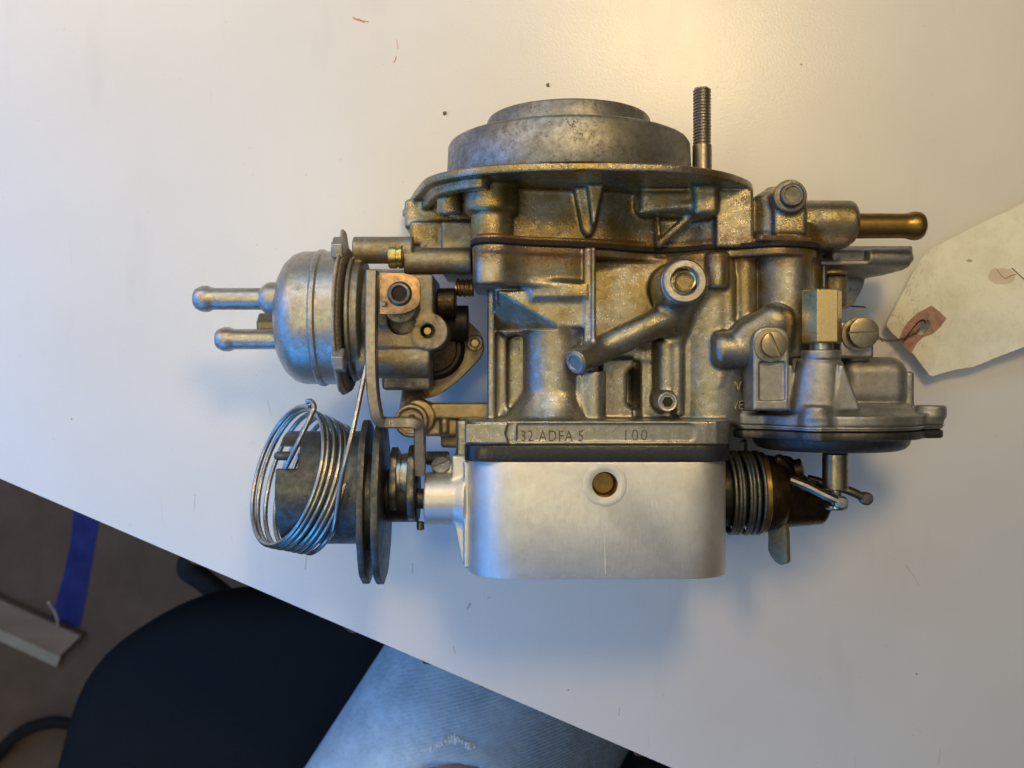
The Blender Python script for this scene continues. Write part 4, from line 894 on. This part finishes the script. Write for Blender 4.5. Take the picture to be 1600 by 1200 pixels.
# ------------------------------------------------------------------ CHAIR
def fabric(name, c1, c2, rough=0.9, fine=0.9):
    n = N(name); a = n.noise(0.03, 4, 0.6); b = n.noise(fine, 3, 0.7)
    n.set('Base Color', n.mix(n.math('ADD', n.math('MULTIPLY', a, 0.5), n.math('MULTIPLY', b, 0.5)), c1, c2)); n.set('Roughness', rough)
    n.b.inputs['Specular IOR Level'].default_value = 0.15; n.bump(b, 0.5, 0.0015); return n.m
M['seat'] = fabric('black_seat_fabric', (0.006, 0.0075, 0.009), (0.013, 0.015, 0.018))
chair = empty('office_chair', -120, -400, fz, 'black fabric office chair under the person in blue jeans', 'chair')
s = SDF((-420, -760, -420), (200, -120, -240), 5.0)
sp_ = roundpoly([(-375, -690), (-362, -330), (-330, -215), (-250, -165), (60, -150), (130, -230), (140, -690)], [70, 90, 60, 70, 60, 60, 70], 6)
s.prism(sp_, 'xy', -345, -268, 26, 4)
o = s.obj('seat_cushion', M['seat'], chair)
lathe('gas_column', [-120, -420, -640], EZ, [(0, 0), (0, 28), (150, 28), (152, 20), (290, 20), (290, 0)], M['blackp'], chair, 32)
for k in range(5):
    a = math.radians(184+72*k); d = np.array([math.cos(a), math.sin(a), 0]); c0 = np.array([-120, -420, -640.0])
    o = sweep('base_leg', [c0+d*20, c0+d*150+EZ*2, c0+d*280-EZ*12], rrect(46, 30, 8), M['blackp'], chair, up=[0, 0, 1])
    q = c0+d*300; cylp('caster', q-[0, 20, 52], q-[0, -20, 52], 27, M['blackp'], o, 28, 5)
wire('seat_lever', smoothpath([[-215, -190, -330], [-250, -160, -325], [-262, -148, -320], [-250, -132, -320], [-228, -140, -322]], 6), 9, M['blackp'], chair, 10)

# ------------------------------------------------------------------ PERSON (thighs and shins; the photo shows one thigh in torn jeans)
def denim():
    n = N('washed_denim'); a = n.noise(0.022, 5, 0.65); b = n.noise(0.35, 5, 0.75)
    w_ = n.t.nodes.new('ShaderNodeTexWave'); w_.inputs['Scale'].default_value = 0.16; w_.inputs['Distortion'].default_value = 1.2; w_.inputs['Detail'].default_value = 2
    mp = n.t.nodes.new('ShaderNodeMapping'); mp.inputs['Rotation'].default_value = (0, 0, math.radians(72)); n.t.links.new(n.co, mp.inputs[0]); n.t.links.new(mp.outputs[0], w_.inputs['Vector'])
    s_ = n.t.nodes.new('ShaderNodeSeparateXYZ'); n.t.links.new(n.co, s_.inputs[0])
    dark_x = n.math('MAXIMUM', n.math('MINIMUM', n.ramp(n.math('ADD', s_.outputs[0], n.math('MULTIPLY', a, 60.0)), [(-50, 0.0), (45, 1.0)]), 1.0), 0.0)  # mask rises along X: denim gets darker towards the right
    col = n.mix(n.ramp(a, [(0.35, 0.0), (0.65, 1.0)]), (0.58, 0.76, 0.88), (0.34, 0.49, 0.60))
    col = n.mix(n.math('MULTIPLY', dark_x, 0.9), col, (0.12, 0.15, 0.18))
    tw = n.math('MULTIPLY', n.ramp(w_.outputs['Fac'], [(0.35, 0.0), (0.8, 1.0)]), n.math('ADD', n.math('MULTIPLY', dark_x, 0.55), 0.04))
    col = n.mix(tw, col, (0.34, 0.37, 0.40))
    col = n.mix(n.ramp(b, [(0.5, 0.0), (0.75, 0.5)]), col, (0.42, 0.47, 0.52))
    n.b.inputs['Specular IOR Level'].default_value = 0.1; n.set('Base Color', col); n.set('Roughness', 0.95); n.bump(n.math('ADD', n.math('MULTIPLY', n.math('MULTIPLY', w_.outputs['Fac'], dark_x), 0.4), n.math('ADD', b, n.math('MULTIPLY', a, 3.0))), 0.6, 0.002); return n.m
M['denim'] = denim(); M['skin'] = plain('skin', (0.20, 0.085, 0.06), 0, 0.5, 0.2, 0.1); M['thread'] = plain('frayed_thread', (0.88, 0.93, 0.96), 0, 0.9, 0.3)
person = empty('person', -60, -350, fz, 'seated person in faded blue jeans with a torn knee beside the table', 'person')
legs = [((-205, -545, -185), (26, -158, -188), (40, -120, -640)), ((-20, -650, -185), (330, -390, -188), (345, -370, -640))]
def legbody(g, name, mat, h, cut=False):
    s = SDF((-330, -780, -735), (450, -20, -60), h)
    s.cap((-205, -600, -180), (-10, -700, -180), 105+g, None, 40)
    for hp_, kn, an in legs:
        s.cap(hp_, kn, 98+g, 80+g, 20); s.cap(kn, an, 74+g, 45+g, 12)
        s.cap(np.array(an)+[0, 0, -55], np.array(an)+[45, 90, -62], 34 if not cut else 20, 26 if not cut else 14, 20)
    if cut:
        s.cap((-21, -219, -106), (32, -205, -112), 3.5, 2.0, 9)   # creases
        s.cap((-48, -230, -104), (-22, -227, -105), 8, 6, 3, 'cut')
        s.box([-60, -760, -740], [60, -730, -700], 1, 1, 'cut')
    return s.obj(name, mat, person)
sk = legbody(-6, 'legs', M['skin'], 5.0)
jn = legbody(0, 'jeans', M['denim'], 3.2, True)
fr_ = []
mb = bmesh.new()
arch = smoothpath([[-60, -223, 0], [-52, -217, 0], [-44, -213, 0], [-37, -209, 0], [-30, -208, 0], [-22, -213, 0], [-15, -221, 0]], 10)
for i in range(300):
    c_ = arch[int(i/300*(len(arch)-1))]; x, yb = c_[0]+rng.normal(0, 0.5), c_[1]+rng.normal(0, 0.7); ax_ = 0.86*(x+32)+0.51*(-(yb+253)); z0 = -188+math.sqrt(max(83**2-(0.86*(x+32)-0.51*(yb+253))**2, 1))+1.0
    L = rng.uniform(4, 11); dx_ = rng.normal(0, 2.0); P = smoothpath([[x, yb-1, z0-1], [x+dx_*0.4, yb+L*0.25, z0+1.5+rng.uniform(0, 2.5)], [x+dx_, yb-L*0.5+rng.uniform(-1, 3), z0+1.5]], 3)
    for p, q in zip(P, P[1:]):
        d = q-p; nrm = np.array([0.45, 0, 0]); vs = [mb.verts.new((r_+sgn*nrm+up_).tolist()) for r_ in (p, q) for sgn, up_ in ((-1, 0*EZ), (1, 0*EZ), (0, EZ*0.9))]
        for a_, b_ in ((0, 1), (1, 2), (2, 0)): mb.faces.new((vs[a_], vs[b_], vs[b_+3], vs[a_+3]))
me = bpy.data.meshes.new('fray'); mb.to_mesh(me); mb.free(); o = fin('frayed_threads', me, M['thread'], jn); o['kind'] = 'stuff'
